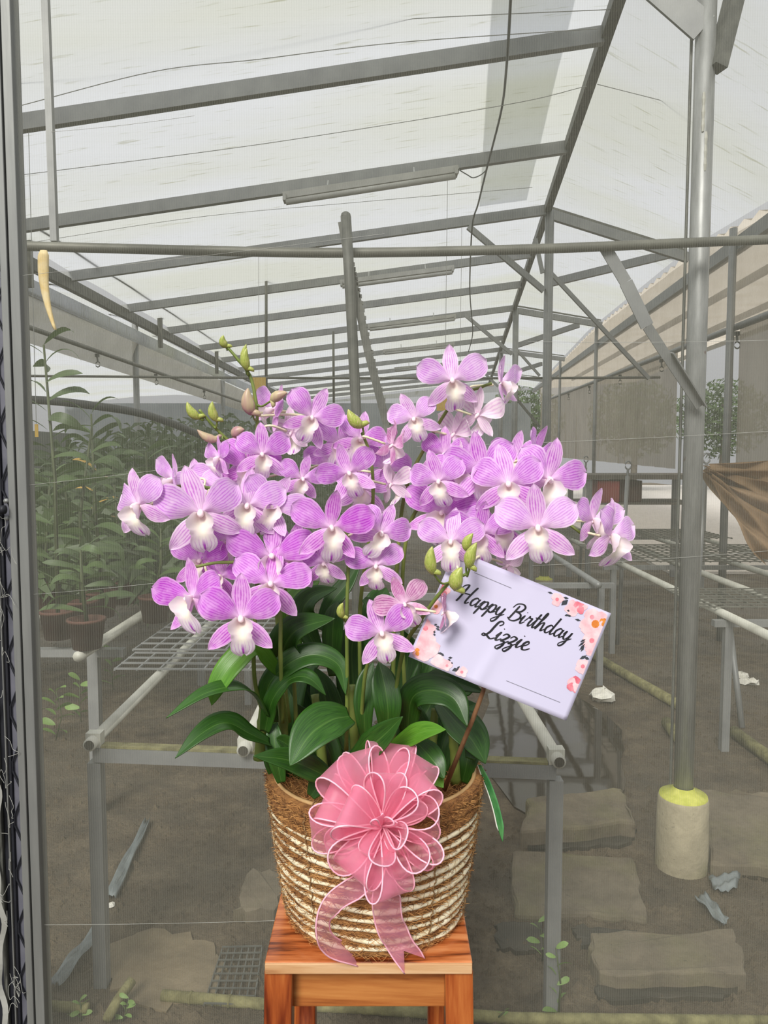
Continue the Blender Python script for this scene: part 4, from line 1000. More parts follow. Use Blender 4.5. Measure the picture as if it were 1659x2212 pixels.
# vertical stitches
for az in (-125, -57, -20, 200, 120, 60):
    a = R(az); pts = []
    for k in range(60):
        z = SZ + 0.012 + (BH - 0.02) * k / 59; r = brad(z) + 0.0068 + 0.0012 * sin(k * 2.2); b = a + 0.012 * sin(k * 0.9)
        pts.append(BC + V((r * cos(b), r * sin(b), z - SZ)))
    MB().tube(pts, 0.0011, 5).build('stitch_twine', M['twine'], basket)
MB().ring([BC + V(((RT - 0.010) * cos(2 * pi * k / 72), (RT - 0.010) * sin(2 * pi * k / 72), BH + 0.0025 + 0.002 * sin(6 * pi * k / 72))) for k in range(72)], 0.0034, 8).build('rim_wire', M['rim'], basket, True)
for az in (-122, -60, 0, 60, 120, 180):
    a = R(az); c = BC + V(((RT - 0.010) * cos(a), (RT - 0.010) * sin(a), BH + 0.0025)); rad = V((cos(a), sin(a), 0))
    MB().tube([c + rad * (0.006 + 0.002) * cos(t) + V((0, 0, 0.0055 * sin(t) - (0.02 if t > 2.5 or t < -2.5 else 0))) for t in (-2.0, -1.2, -0.4, 0.4, 1.2, 2.0)] + [c + rad * 0.012 - V((0, 0, 0.03))], 0.0011, 5).build('rim_tie', M['twine'], basket)
def fibres(n, seed, mat, lo, hi, ln):
    rn = random.Random(seed); m = MB()
    for k in range(n):
        a = rn.uniform(0, 2 * pi); z = SZ + rn.uniform(lo, hi)
        if z < SZ + 0.192 and rn.random() < 0.85: z = SZ + 0.188 - (round((SZ + 0.188 - z) / 0.017) + 0.5 + rn.uniform(-0.2, 0.2)) * 0.017
        if z < SZ + 0.003: continue
        r = brad(z) + 0.003
        rad = V((cos(a), sin(a), 0)); tan = V((-sin(a), cos(a), 0)); p = BC + rad * r + V((0, 0, z - SZ))
        d = (tan * rn.choice((-1, 1)) * rn.uniform(0.5, 1) + V((0, 0, 1)) * rn.uniform(-0.4, 0.4) + rad * rn.uniform(0.02, 0.4)).normalized()
        L = ln * rn.uniform(0.4, 1.2); w = d.cross(rad).normalized() * 0.0004
        q = p + d * L * 0.5 + rad * 0.003 * rn.random(); e = p + d * L + rad * rn.uniform(-0.006, 0.003) + V((0, 0, -0.004 * rn.random()))
        b = len(m.v); m.v += [p - w, p + w, q + w, q - w, e]; m.f += [(b, b + 1, b + 2, b + 3), (b + 3, b + 2, b + 4)]
    return m
tag(fibres(11000, 1, None, 0.004, BH, 0.018).build('coir_hairs', M['fibre'], basket), kind='stuff')
tag(fibres(6000, 2, None, 0.002, BH + 0.002, 0.016).build('dark_coir_hairs', M['fibre_dark'], basket), kind='stuff')
# potting fibre inside
def soil(u, v):
    r = (RT - 0.014) * v; a = pi * (u + 1); return BC + V((r * cos(a), r * sin(a), BH - 0.028 + 0.006 * sin(9 * a + 20 * v) * v + 0.012 * (1 - v)))
MB().grid(soil, 48, 10).build('potting_fibre', M['coir'], basket, True)
m = MB(); rn = random.Random(5)
for k in range(2600):
    a = rn.uniform(0, 2 * pi); r = (RT - 0.02) * math.sqrt(rn.random()); p = BC + V((r * cos(a), r * sin(a), BH - 0.024))
    d = V((rn.uniform(-1, 1), rn.uniform(-1, 1), rn.uniform(0.05, 0.9))).normalized(); L = rn.uniform(0.01, 0.032); w = d.orthogonal().normalized() * 0.0004
    q = p + d * L * 0.6; e = p + d * L + V((0, 0, -0.005)); b = len(m.v); m.v += [p - w, p + w, q + w, q - w, e]; m.f += [(b, b + 1, b + 2, b + 3), (b + 3, b + 2, b + 4)]
tag(m.build('loose_fibres', M['fibre'], basket), kind='stuff')

# ================================================================== ORCHID
P0 = BC + V((0, 0, BH - 0.02))
orchid = thing('orchid_plant', P0, 'bushy orchid with many striped lilac flowers growing in the coir basket', 'orchid')
def plocal(p): return V(p) - P0

# -- leaves: path points (px, py, Y), width in px
def prof_leaf(v):
    return (0.42 + 0.58 * min(1, v / 0.4) ** 0.8) * (1 - max(0, (v - 0.45) / 0.55) ** 2.3) if v < 1 else 0.0
def big_leaf(pts, wpx, mat='leaf', face=(0, -0.75, 0.66), fold=0.28, twist=0.0):
    P = catmull([at(x, y, Y) for x, y, Y in pts], 7); n = len(P); Ym = pts[len(pts) // 2][2]; W_ = wpx / F * Ym * 0.5
    fr = []
    for i, p in enumerate(P):
        t = (P[min(i + 1, n - 1)] - P[max(0, i - 1)]).normalized(); N = V(face)
        N = N - t * N.dot(t)
        if N.length < 0.05: N = V((0, 0, 1)) - t * t.z
        N.normalize(); s = t.cross(N).normalized()
        if twist:
            a = twist * i / (n - 1); s, N = s * cos(a) + N * sin(a), N * cos(a) - s * sin(a)
        fr.append((p, s, N))
    for i in range(1, n):                          # keep the side vector from flipping
        if fr[i][1].dot(fr[i - 1][1]) < 0: fr[i] = (fr[i][0], -fr[i][1], fr[i][2])
    def fn(u, v):
        x = v * (n - 1); i = min(int(x), n - 2); k = x - i
        p = fr[i][0].lerp(fr[i + 1][0], k); s = fr[i][1].lerp(fr[i + 1][1], k); N = fr[i][2].lerp(fr[i + 1][2], k)
        w = W_ * max(0.015, prof_leaf(v)); return p + s * (u * w) + N * (w * fold * abs(u) ** 1.3)
    o = MB().grid(fn, 8, n * 2).build('leaf', M[mat], orchid, True)
    s = o.modifiers.new('leaf_thickness', 'SOLIDIFY'); s.thickness = 0.0012; s.offset = 0
    return o
LV = [
 # dark filler at the heart of the clump, drawn from the back forward
 ([(700, 1700, 1.27), (690, 1560, 1.30), (640, 1450, 1.32), (600, 1400, 1.33)], 70, 'leaf'),
 ([(760, 1700, 1.28), (770, 1560, 1.32), (760, 1400, 1.34), (790, 1330, 1.34)], 75, 'leaf'),
 ([(880, 1700, 1.28), (900, 1560, 1.32), (930, 1450, 1.34), (960, 1400, 1.35)], 75, 'leaf'),
 ([(850, 1690, 1.30), (860, 1540, 1.33), (880, 1420, 1.35), (870, 1360, 1.35)], 70, 'leaf'),
 ([(640, 1690, 1.28), (620, 1560, 1.29), (640, 1470, 1.31), (700, 1420, 1.32)], 70, 'leaf'),
 ([(940, 1690, 1.28), (960, 1600, 1.30), (990, 1540, 1.32), (1030, 1520, 1.33)], 70, 'leaf'),
 ([(800, 1700, 1.25), (730, 1600, 1.28), (700, 1500, 1.29), (680, 1440, 1.30)], 70, 'leaf'),
 ([(820, 1700, 1.26), (880, 1600, 1.28), (930, 1520, 1.30), (935, 1460, 1.30)], 75, 'leaf'),
 ([(720, 1700, 1.24), (710, 1620, 1.25), (660, 1560, 1.26), (640, 1520, 1.26)], 60, 'leaf'),
 ([(905, 1690, 1.22), (920, 1640, 1.24), (900, 1560, 1.26), (880, 1500, 1.27)], 60, 'leaf'),
 ([(600, 1690, 1.24), (590, 1640, 1.24), (592, 1590, 1.25), (600, 1540, 1.26)], 45, 'leaf'),
 ([(1000, 1690, 1.24), (1010, 1640, 1.24), (1020, 1590, 1.26), (1028, 1556, 1.27)], 50, 'leaf'),
 # upper leaves behind the flowers
 ([(640, 1420, 1.32), (625, 1330, 1.33), (650, 1285, 1.34), (690, 1255, 1.35)], 62, 'leaf_light'),
 ([(690, 1420, 1.28), (655, 1335, 1.28), (672, 1292, 1.28), (728, 1270, 1.27)], 58, 'leaf'),
 ([(690, 1360, 1.30), (715, 1305, 1.31), (748, 1262, 1.32), (782, 1205, 1.33)], 42, 'leaf'),
 ([(720, 1460, 1.24), (718, 1390, 1.24), (722, 1330, 1.24), (728, 1300, 1.25)], 46, 'leaf'),
 ([(800, 1400, 1.27), (815, 1310, 1.28), (835, 1270, 1.30)], 60, 'leaf'),
 ([(786, 1294, 1.20), (805, 1308, 1.19), (832, 1340, 1.18)], 26, 'leaf'),
 ([(1000, 1500, 1.30), (1015, 1460, 1.31), (1020, 1430, 1.32)], 55, 'leaf'),
 # signature leaves
 ([(612, 1480, 1.20), (608, 1420, 1.18), (640, 1362, 1.15), (724, 1336, 1.12)], 82, 'leaf', (0.3, -0.7, 0.6)),
 ([(590, 1560, 1.18), (578, 1488, 1.16), (622, 1436, 1.15), (680, 1415, 1.15), (732, 1438, 1.15), (747, 1502, 1.14)], 58, 'leaf'),
 ([(572, 1580, 1.16), (590, 1510, 1.14), (628, 1468, 1.13), (668, 1466, 1.12), (704, 1502, 1.12)], 52, 'leaf', (0.2, -0.5, 0.85)),
 ([(600, 1450, 1.16), (550, 1400, 1.12), (505, 1432, 1.10), (470, 1482, 1.09), (457, 1524, 1.09)], 58, 'leaf_light'),
 ([(575, 1545, 1.15), (545, 1500, 1.12), (505, 1485, 1.09), (440, 1500, 1.06), (359, 1551, 1.03)], 50, 'leaf', (0, -0.35, 0.95)),
 ([(582, 1605, 1.15), (540, 1586, 1.12), (490, 1562, 1.09), (440, 1582, 1.06), (378, 1638, 1.03)], 58, 'leaf', (0, -0.6, 0.8)),
 ([(755, 1548, 1.14), (715, 1556, 1.11), (670, 1588, 1.08), (626, 1655, 1.05)], 100, 'leaf'),
 ([(720, 1690, 1.12), (680, 1665, 1.10), (620, 1642, 1.08), (547, 1633, 1.05)], 62, 'leaf', (0, -0.7, 0.7)),
 ([(640, 1622, 1.14), (615, 1605, 1.13), (596, 1595, 1.12)], 34, 'leaf'),
 ([(672, 1720, 1.13), (690, 1690, 1.13), (700, 1660, 1.14)], 46, 'leaf'),
 ([(608, 1690, 1.15), (598, 1640, 1.15), (592, 1590, 1.16), (598, 1560, 1.17)], 42, 'leaf'),
 ([(790, 1600, 1.16), (786, 1530, 1.16), (792, 1470, 1.17), (806, 1430, 1.18)], 46, 'leaf'),
 ([(836, 1590, 1.14), (838, 1530, 1.13), (828, 1470, 1.14), (818, 1430, 1.15)], 62, 'leaf'),
 ([(752, 1650, 1.12), (790, 1622, 1.09), (828, 1590, 1.07), (870, 1548, 1.05)], 66, 'leaf'),
 ([(846, 1614, 1.13), (884, 1594, 1.10), (920, 1580, 1.08), (963, 1576, 1.06)], 50, 'leaf_light'),
 ([(880, 1580, 1.17), (890, 1510, 1.15), (930, 1492, 1.13), (980, 1510, 1.11), (1010, 1570, 1.09)], 78, 'leaf'),
 ([(915, 1500, 1.19), (940, 1468, 1.18), (990, 1476, 1.17), (1046, 1496, 1.16)], 46, 'leaf'),
 ([(950, 1520, 1.22), (985, 1560, 1.20), (1020, 1600, 1.18), (1049, 1650, 1.16)], 96, 'leaf', (0.5, -0.7, 0.4)),
 ([(896, 1600, 1.14), (915, 1620, 1.12), (940, 1650, 1.10), (960, 1682, 1.09)], 58, 'leaf'),
 ([(908, 1640, 1.13), (930, 1668, 1.12), (958, 1702, 1.10)], 46, 'leaf_light'),
 ([(1015, 1640, 1.20), (1030, 1590, 1.21), (1042, 1562, 1.22)], 44, 'leaf'),
]
for L in LV: big_leaf(L[0], L[1], L[2], L[3] if len(L) > 3 else (0, -0.75, 0.66))
# -- canes and flower spikes
def stem(pts, r0, r1, name, mat='stem', nodes=True):
    P = catmull([at(x, y, Y) for x, y, Y in pts], 8); n = len(P)
    rr = [lerp(r0, r1, i / (n - 1)) * (1.16 if nodes and i % 8 == 0 else 1.0) for i in range(n)]
    MB().tube(P, rr, 8).build(name, M[mat], orchid, True); return P
SP = [stem(p, 0.0034, 0.0022, 'flower_spike') for p in (
 [(600, 1620, 1.2), (556, 1500, 1.16), (548, 1400, 1.13), (556, 1250, 1.16), (558, 1100, 1.2), (556, 930, 1.2), (553, 868, 1.2), (540, 812, 1.2), (515, 778, 1.2), (490, 748, 1.2)],
 [(625, 1560, 1.24), (600, 1350, 1.24), (580, 1150, 1.24), (545, 1020, 1.22), (505, 965, 1.20), (466, 925, 1.19), (430, 885, 1.18)],
 [(780, 1600, 1.23), (778, 1320, 1.23), (800, 1150, 1.2), (806, 1060, 1.18), (800, 985, 1.17), (782, 935, 1.16)],
 [(850, 1600, 1.22), (850, 1420, 1.22), (858, 1220, 1.22), (876, 1060, 1.21), (925, 955, 1.2), (985, 862, 1.18), (1040, 836, 1.16), (1062, 828, 1.16)],
 [(880, 1600, 1.24), (868, 1300, 1.24), (890, 1120, 1.22), (970, 1060, 1.2), (1080, 1060, 1.17), (1180, 1100, 1.14), (1256, 1152, 1.12)],
 [(845, 1560, 1.15), (870, 1410, 1.12), (905, 1345, 1.09), (945, 1288, 1.07), (975, 1255, 1.06), (1008, 1240, 1.055)],
 [(748, 1620, 1.17), (750, 1480, 1.15), (749, 1330, 1.13), (752, 1180, 1.13), (735, 1120, 1.14)],
 [(610, 1560, 1.17), (606, 1420, 1.13), (602, 1300, 1.13), (560, 1225, 1.12), (480, 1215, 1.11), (420, 1225, 1.1)],
 [(640, 1560, 1.2), (628, 1380, 1.19), (600, 1200, 1.18), (520, 1085, 1.15), (430, 1050, 1.13), (345, 1055, 1.12)],
 [(780, 1560, 1.17), (790, 1450, 1.12), (812, 1400, 1.10)],
)]
SPP = [p for s in SP for p in s]
for p in ([(560, 1640, 1.19), (566, 1560, 1.19), (572, 1500, 1.2)], [(610, 1660, 1.2), (612, 1560, 1.21), (606, 1500, 1.2)], [(700, 1690, 1.22), (690, 1580, 1.22), (680, 1500, 1.23)], [(770, 1690, 1.24), (765, 1580, 1.24), (760, 1480, 1.24)],
          [(840, 1690, 1.24), (846, 1580, 1.22), (850, 1500, 1.22)], [(930, 1690, 1.24), (935, 1590, 1.23), (940, 1530, 1.24)], [(985, 1690, 1.24), (980, 1610, 1.23), (970, 1540, 1.23)]):
    stem(p, 0.009, 0.006, 'cane')

# -- buds: base and tip in px
def bud(bx, by, tx, ty, w, Y, mat='bud', curve=6):
    a, b_ = at(bx, by, Y), at(tx, ty, Y - 0.01); d = b_ - a; side = d.cross(V((0, 1, 0))).normalized(); k = Y / F
    prof = [(0, 0.28), (0.06, 0.5), (0.16, 0.78), (0.3, 0.98), (0.45, 1.0), (0.62, 0.84), (0.78, 0.6), (0.9, 0.34), (0.97, 0.14), (1, 0.03)]
    P = [a + d * t + side * (curve * k * sin(pi * t)) for t, r in prof]
    o = MB().tube(P, [r * w * 0.5 * k for t, r in prof], 12).build('bud', M[mat], orchid, True)
    MB().tube([a + d * 0.12, a + d * 0.02 - side * w * 0.5 * k, a - d * 0.06 - side * w * 0.62 * k], [w * 0.28 * k, w * 0.2 * k, w * 0.05 * k], 8).build('spur', M[mat], o, True)
    q = min(SPP, key=lambda s: (s - a).length); mid = a.lerp(q, 0.5) + V((0, 0, -0.004)) - d * 0.08
    MB().tube(catmull([a + d * 0.03, mid, q], 5), 0.0016, 6).build('pedicel', M['stem'], o, True)
for b in ((491, 750, 483, 724, 17, 1.2), (534, 798, 532, 743, 17, 1.21), (536, 800, 533, 752, 20, 1.19), (545, 896, 536, 838, 29, 1.18, 'bud_pink'), (585, 866, 621, 848, 23, 1.18, 'bud_pink', 3),
          (432, 904, 404, 868, 20, 1.18), (470, 910, 459, 867, 20, 1.18), (472, 950, 426, 928, 19, 1.18, 'bud_pink'), (784, 922, 752, 884, 26, 1.15), (936, 1240, 934, 1180, 27, 1.04),
          (1008, 1190, 1022, 1152, 22, 1.05), (1014, 1228, 1030, 1172, 26, 1.04), (985, 1275, 998, 1225, 32, 1.045), (741, 1335, 741, 1302, 18, 1.11), (505, 945, 528, 928, 24, 1.2, 'bud_pink')):
    bud(*b)

# -- flower meshes, local frame: x to the side, y up, z outward; span about 1
def pick(tab, v):
    for (a, x), (b, y) in zip(tab, tab[1:]):
        if v <= b:
            t = (v - a) / (b - a); t = t * t * (3 - 2 * t) * 0.5 + t * 0.5; return lerp(x, y, t)
    return tab[-1][1]
PP = [(0, .14), (.12, .30), (.3, .68), (.5, .93), (.66, 1.0), (.8, .92), (.9, .70), (.97, .36), (1, .05)]
PS = [(0, .42), (.15, .66), (.35, .94), (.5, 1.0), (.66, .90), (.8, .68), (.92, .38), (.98, .16), (1, .03)]
def petal(name, ang, L, Wd, tab, mat, cup, curl, tip, r0=0.03, ruffle=0.0, bow=0.0, z0=0.0):
    e = V((sin(ang), cos(ang), 0)); nn = V((cos(ang), -sin(ang), 0))
    def fn(u, v):
        w = Wd * 0.5 * pick(tab, v); r = r0 + L * v
        z = z0 + cup * sin(pi * min(1, v * 1.1)) + curl * v * v + tip * max(0, v - 0.7) ** 2 * 8 - 0.16 * Wd * (u * u) * (1 - 1.6 * v) + ruffle * sin(9 * v + 2 * u) * u
        p = e * r + nn * (u * w + bow * v * v); return V((p.x, p.y, z))
    return MB().grid(fn, 8, 12).mesh(name, mat, True)
def lipmesh(k, mat):
    WT = [(0, .06), (.08, .12), (.2, .170), (.34, .175), (.46, .135), (.56, .115), (.70, .142), (.82, .142), (.92, .11), (.98, .06), (1, .03)]
    CP = [(0, .24), (.2, .24), (.38, .16), (.55, .05), (.75, .0), (1, -.03)]     # sides lift towards the viewer round the throat
    def fn(u, v):
        w = pick(WT, v); c = pick(CP, v)
        y = 0.01 - (0.44 + 0.03 * k) * v; z = -0.045 + 0.14 * sin(pi * min(1, v * 0.85)) - 0.12 * max(0, v - 0.55) - 0.03 * k * v * v
        if v > 0.9: y += 0.03 * (1 - abs(u)) * (v - 0.9) * 10
        ruf = 0.016 * sin(u * 9 + k) * max(0, v - 0.5) * 2 * abs(u)
        return V((w * u * (1 - 0.18 * u * u * (1 if v < 0.5 else 0)), y, z + c * abs(u) ** 1.7 + ruf))
    return MB().grid(fn, 12, 20).mesh('lip', mat, True)
def colmesh():
    m = MB(); P = [V((0, 0.012, -0.03)), V((0, 0.012, 0.02)), V((0, 0.0, 0.07)), V((0, -0.022, 0.115)), V((0, -0.04, 0.13))]
    m.tube(P, [0.028, 0.032, 0.036, 0.034, 0.012], 10)
    m.tube([V((0, 0.0, -0.02)), V((0, -0.03, -0.06)), V((0, -0.08, -0.09))], [0.035, 0.03, 0.012], 8)   # spur behind the lip
    return m.mesh('flower', M['column'], True)
COLM = colmesh()
SETS = {}
for key, pm, sm in (('n', M['petal'], M['sepal']), ('l', M['petal_light'], M['sepal_light']), ('d', M['petal_deep'], M['sepal_deep']), ('p', M['petal_back'], M['petal_back']), ('r', M['petal_rose'], M['petal_rose'])):
    SETS[key] = []
    for k, (cu, cl, tp) in enumerate(((0.05, -0.05, -0.06), (0.07, 0.05, -0.04), (0.03, -0.14, 0.05), (0.06, 0.12, 0.02))):
        sg = 1 + 0.04 * (k - 1.5)
        SETS[key].append(dict(
            petalL=petal('petal', R(-57 - 3 * k), 0.52 * sg, 0.385, PP, pm, cu, cl, tp, ruffle=0.014),
            petalR=petal('petal', R(58 + 3 * k), 0.52 * sg, 0.385, PP, pm, cu, cl * 0.8, tp, ruffle=-0.012),
            dorsal=petal('sepal', R(2 * k - 3), 0.50, 0.23, PS, sm, -0.01, cl * 0.7 - 0.02, tp, bow=0.02 * (k - 1.5), z0=-0.012),
            latL=petal('sepal', R(-131 - 2 * k), 0.49, 0.22, PS, sm, 0.01, cl * 0.8 - 0.02, tp, bow=0.03, z0=-0.018),
            latR=petal('sepal', R(132 + 2 * k), 0.49, 0.22, PS, sm, 0.01, cl - 0.02, tp, bow=-0.03, z0=-0.018),
            lip=lipmesh(k * 0.4, M['lip'])))
frn = random.Random(21)
def flower(px, py, size, roll=0, yaw=0, pitch=0, Y=1.15, kind='n'):
    p = at(px, py, Y); s = size / F * Y * 1.02
    f = (V((0, 0, CAMZ)) - p).normalized(); r = V((0, 0, 1)).cross(f).normalized(); u = f.cross(r)
    a = R(yaw); f, r = f * cos(a) + r * sin(a), r * cos(a) - f * sin(a)
    a = R(pitch); f, u = f * cos(a) + u * sin(a), u * cos(a) - f * sin(a)
    a = R(roll); u, r = u * cos(a) + r * sin(a), r * cos(a) - u * sin(a)
    rot = Matrix((r, u, f)).transposed()
    o = bpy.data.objects.new('flower', COLM); COL.objects.link(o); o.parent = orchid
    o.location = plocal(p); o.rotation_euler = rot.to_euler(); o.scale = (s, s, s)
    v = SETS[kind][frn.randrange(4)]
    for nm in ('dorsal', 'latL', 'latR', 'petalL', 'petalR', 'lip'):
        q = bpy.data.objects.new({'d': 'sepal', 'l': 'sepal', 'p': 'petal'}[nm[0]] if nm != 'lip' else 'lip', v[nm]); COL.objects.link(q); q.parent = o
        q.rotation_euler = (R(frn.uniform(-9, 9)), R(frn.uniform(-9, 9)), R(frn.uniform(-5, 5)))
        k = frn.uniform(0.95, 1.05); q.scale = (k, k, k)
    back = p - f * 0.02 * s / 0.1; tgt = min(SPP, key=lambda c: (c - (p - f * 0.05)).length)
    if (tgt - p).length > 0.11: tgt = p + (tgt - p).normalized() * 0.11
    mid = p - f * 0.035 + (tgt - p) * 0.3 + V((0, 0, 0.004))
    inv = (Matrix.Translation(p) @ rot.to_4x4() @ Matrix.Diagonal((s, s, s, 1))).inverted()
    m = MB().tube([inv @ c for c in catmull([back, mid, tgt], 6)], 0.0019 / s, 6)
    q = bpy.data.objects.new('pedicel', m.mesh('pedicel', M['pedicel'], True)); COL.objects.link(q); q.parent = o
    return o
FL = [
 (673, 902, 128, 28, 5, 0, 1.17), (566, 982, 128, 0, 0, 5, 1.15), (754, 1022, 124, -22, 0, 0, 1.14), (653, 1034, 105, 14, 12, -5, 1.17), (735, 957, 118, 18, 5, 0, 1.21),
 (590, 884, 105, 20, -55, 10, 1.22), (630, 935, 105, 10, 150, -10, 1.22, 'p'), (472, 990, 95, 0, -62, 0, 1.17), (777, 950, 118, 25, 10, 5, 1.19),
 (434, 1108, 196, -10, -4, 0, 1.08, 'l'), (298, 1092, 158, -14, -46, 0, 1.08, 'l'), (372, 1036, 112, 12, -66, 0, 1.14, 'l'), (534, 1092, 158, 8, -4, 0, 1.12, 'l'), (586, 1092, 140, 24, 5, 0, 1.14, 'l'),
 (536, 1010, 136, 16, -8, 8, 1.18, 'd'), (480, 1040, 116, -5, -10, 5, 1.19, 'l'), (422, 1052, 116, -5, -20, 10, 1.17, 'l'), (493, 1168, 118, 8, 14, -8, 1.15), (587, 1203, 172, 0, 0, 12, 1.12, 'd'), (632, 1200, 150, 16, 12, 0, 1.15, 'd'),
 (584, 1262, 172, 9, 2, 8, 1.09, 'd'), (520, 1336, 184, 0, 0, 0, 1.04, 'd'), (412, 1292, 160, -8, -38, 4, 1.07, 'd'), (432, 1212, 128, 4, -10, 8, 1.13, 'd'), (474, 1245, 120, 10, -5, 5, 1.12, 'd'),
 (716, 1140, 162, 3, 0, 0, 1.09, 'd'), (822, 1151, 134, 28, 14, -5, 1.10), (700, 1216, 112, -8, -10, -10, 1.12), (813, 1222, 124, -4, -6, -6, 1.10),
 (874, 1305, 116, -30, 0, -4, 1.07, 'r'), (825, 1368, 150, -14, 0, 0, 1.06), (962, 1322, 100, 10, 95, 0, 1.06, 'r'), (780, 1056, 132, 8, 0, 0, 1.20), (846, 1046, 100, 10, 140, 0, 1.19, 'p'),
 (830, 1012, 118, 10, 14, 0, 1.22), (712, 1000, 104, 0, 0, 0, 1.24),
 (977, 822, 144, -7, 0, 4, 1.14, 'l'), (1086, 828, 108, 4, 66, 8, 1.16, 'l'), (1034, 896, 116, -14, 138, 0, 1.17, 'p'), (895, 905, 116, -20, -8, 0, 1.16, 'l'), (982, 938, 114, -12, 130, 0, 1.19, 'p'), (850, 962, 104, -14, 120, -10, 1.17, 'r'),
 (948, 1040, 132, -12, -6, 0, 1.13), (990, 1020, 120, -8, 10, 0, 1.16), (1040, 1016, 162, -8, -4, 8, 1.14), (1098, 1046, 170, -5, 0, 6, 1.10), (1184, 1036, 172, 20, 22, 0, 1.12),
 (1162, 985, 124, 12, 58, 6, 1.17), (1112, 985, 104, 6, 10, 10, 1.20), (956, 1108, 150, 12, -8, 8, 1.17, 'd'), (974, 1170, 138, 2, -4, 0, 1.09, 'l'), (1038, 1152, 140, -4, 0, 0, 1.11), (1084, 1138, 136, -5, 4, -4, 1.12),
 (1162, 1140, 182, -6, 2, 0, 1.06, 'l'), (1284, 1124, 134, 4, 46, 6, 1.12, 'l'), (1322, 1158, 150, 8, 54, 0, 1.08, 'l'), (1100, 1222, 96, 0, 125, -20, 1.14, 'p'), (960, 982, 116, 4, -10, 0, 1.18),
]
for a in FL: flower(*a)

# ================================================================== RIBBON BOW
BWC = at(826, 1782, 1.055); bow = thing('ribbon_bow', BWC, 'large sheer pink organza bow with two tails on the basket front', 'bow')
kx = 1.055 / F / 0.97
nrm = V((0, -0.95, 0.31)).normalized(); rx = V((1, 0, 0)); uy = nrm.cross(rx).normalized()
def loop(tx, ty, hpx, wpx, psi, lift, fwd=0.0, base=(826, 1782), name='ribbon_loop'):
    d2 = V((tx - base[0], -(ty - base[1]))); L = d2.length * kx; d2.normalize()
    r = rx * d2.x + uy * d2.y; t = rx * (-d2.y) + uy * d2.x; a = R(psi)
    w = t * cos(a) + nrm * sin(a); m_ = nrm * cos(a) - t * sin(a); B = BWC + nrm * fwd
    def ctr(v):
        th = 2 * pi * v; e = (1 - cos(th)) / 2
        return B + r * (L * e) + m_ * (hpx * kx * sin(th) * (0.25 + 0.75 * e)) + nrm * (lift * e), e
    def wid(v):
        th = 2 * pi * v; e = (1 - cos(th)) / 2; return wpx * kx * 0.5 * (0.14 + 0.86 * e ** 0.7)
    def fn(u, v):
        c, e = ctr(v); q = wid(v); return c + w * (u * q) + nrm * (0.003 * sin(v * 17 + u * 3) * e) + m_ * (0.003 * sin(u * 4 + v * 9) * e)
    o = MB().grid(fn, 8, 28).build(name, M['organza'], bow, True)
    for u in (-1, 1): MB().tube([fn(u, k / 28) for k in range(29)], 0.0013, 5, False).build('wired_edge', M['organza_edge'], o, True)
    return o
for a in ((712, 1660, 32, 80, 42, 0.012), (775, 1626, 36, 80, -40, 0.022), (846, 1612, 28, 90, 14, 0.006), (912, 1642, 30, 84, 36, 0.008), (926, 1684, 38, 84, -48, 0.022), (948, 1766, 38, 76, 55, 0.016),
          (945, 1855, 26, 60, 62, 0.010), (895, 1870, 36, 80, 58, 0.020), (842, 1922, 32, 84, -44, 0.014), (765, 1880, 36, 84, 30, 0.016), (712, 1842, 40, 66, 66, 0.018), (672, 1784, 34, 80, -44, 0.012), (700, 1722, 28, 84, 18, 0.012),
          (742, 1740, 44, 84, 30, 0.052, 0.006), (836, 1668, 34, 62, 40, 0.048, 0.004), (808, 1838, 30, 66, 66, 0.046, 0.004), (868, 1805, 26, 60, 70, 0.048, 0.004), (905, 1720, 30, 70, 60, 0.04, 0.004)):
    loop(a[0], a[1], a[2] * 1.35, a[3] * 1.22, *a[4:])
loop(850, 1760, 12, 44, 70, 0.05, 0.012, name='ribbon_knot_loop'); loop(815, 1752, 10, 40, 60, 0.055, 0.014, name='ribbon_knot_loop')
def tail(pts, wpx, split, name, face=(0, -1, 0.1), tw=0.0):
    P = catmull([at(x, y, Y) for x, y, Y in pts], 8); n = len(P)
    def fn(u, v):
        x = v * (n - 1); i = min(int(x), n - 2); p = P[i].lerp(P[i + 1], x - i); t = (P[min(i + 1, n - 1)] - P[max(i - 1, 0)]).normalized()
        s = t.cross(V(face)); s.normalize(); a = tw * v; nn = s.cross(t); s = s * cos(a) + nn * sin(a)
        q = wpx * kx * 0.5 * (0.55 + 0.45 * min(1, v * 4)); q *= 1 - 0.35 * max(0, v - 0.7)
        ext = t * split * abs(u) ** 1.0 * max(0, v - 0.75) / 0.25
        return p + s * (u * q) + ext + nn * 0.002 * sin(v * 20 + u * 2)
    o = MB().grid(fn, 8, 36).build(name, M['organza'], bow, True)
    for u in (-1, 1): MB().tube([fn(u, k / 36) for k in range(37)], 0.0013, 5).build('wired_edge', M['organza_edge'], o, True)
tail([(812, 1880, 1.065), (775, 1912, 1.06), (722, 1950, 1.058), (700, 2000, 1.064), (712, 2040, 1.085), (760, 2062, 1.115)], 52, 0.012, 'ribbon_tail', (0.5, -1, 0.5), 0.7)
tail([(830, 1890, 1.062), (834, 1940, 1.068), (840, 1990, 1.082), (858, 2030, 1.098), (872, 2052, 1.103)], 62, 0.036, 'ribbon_tail', (0, -1, 0.1), 0.15)

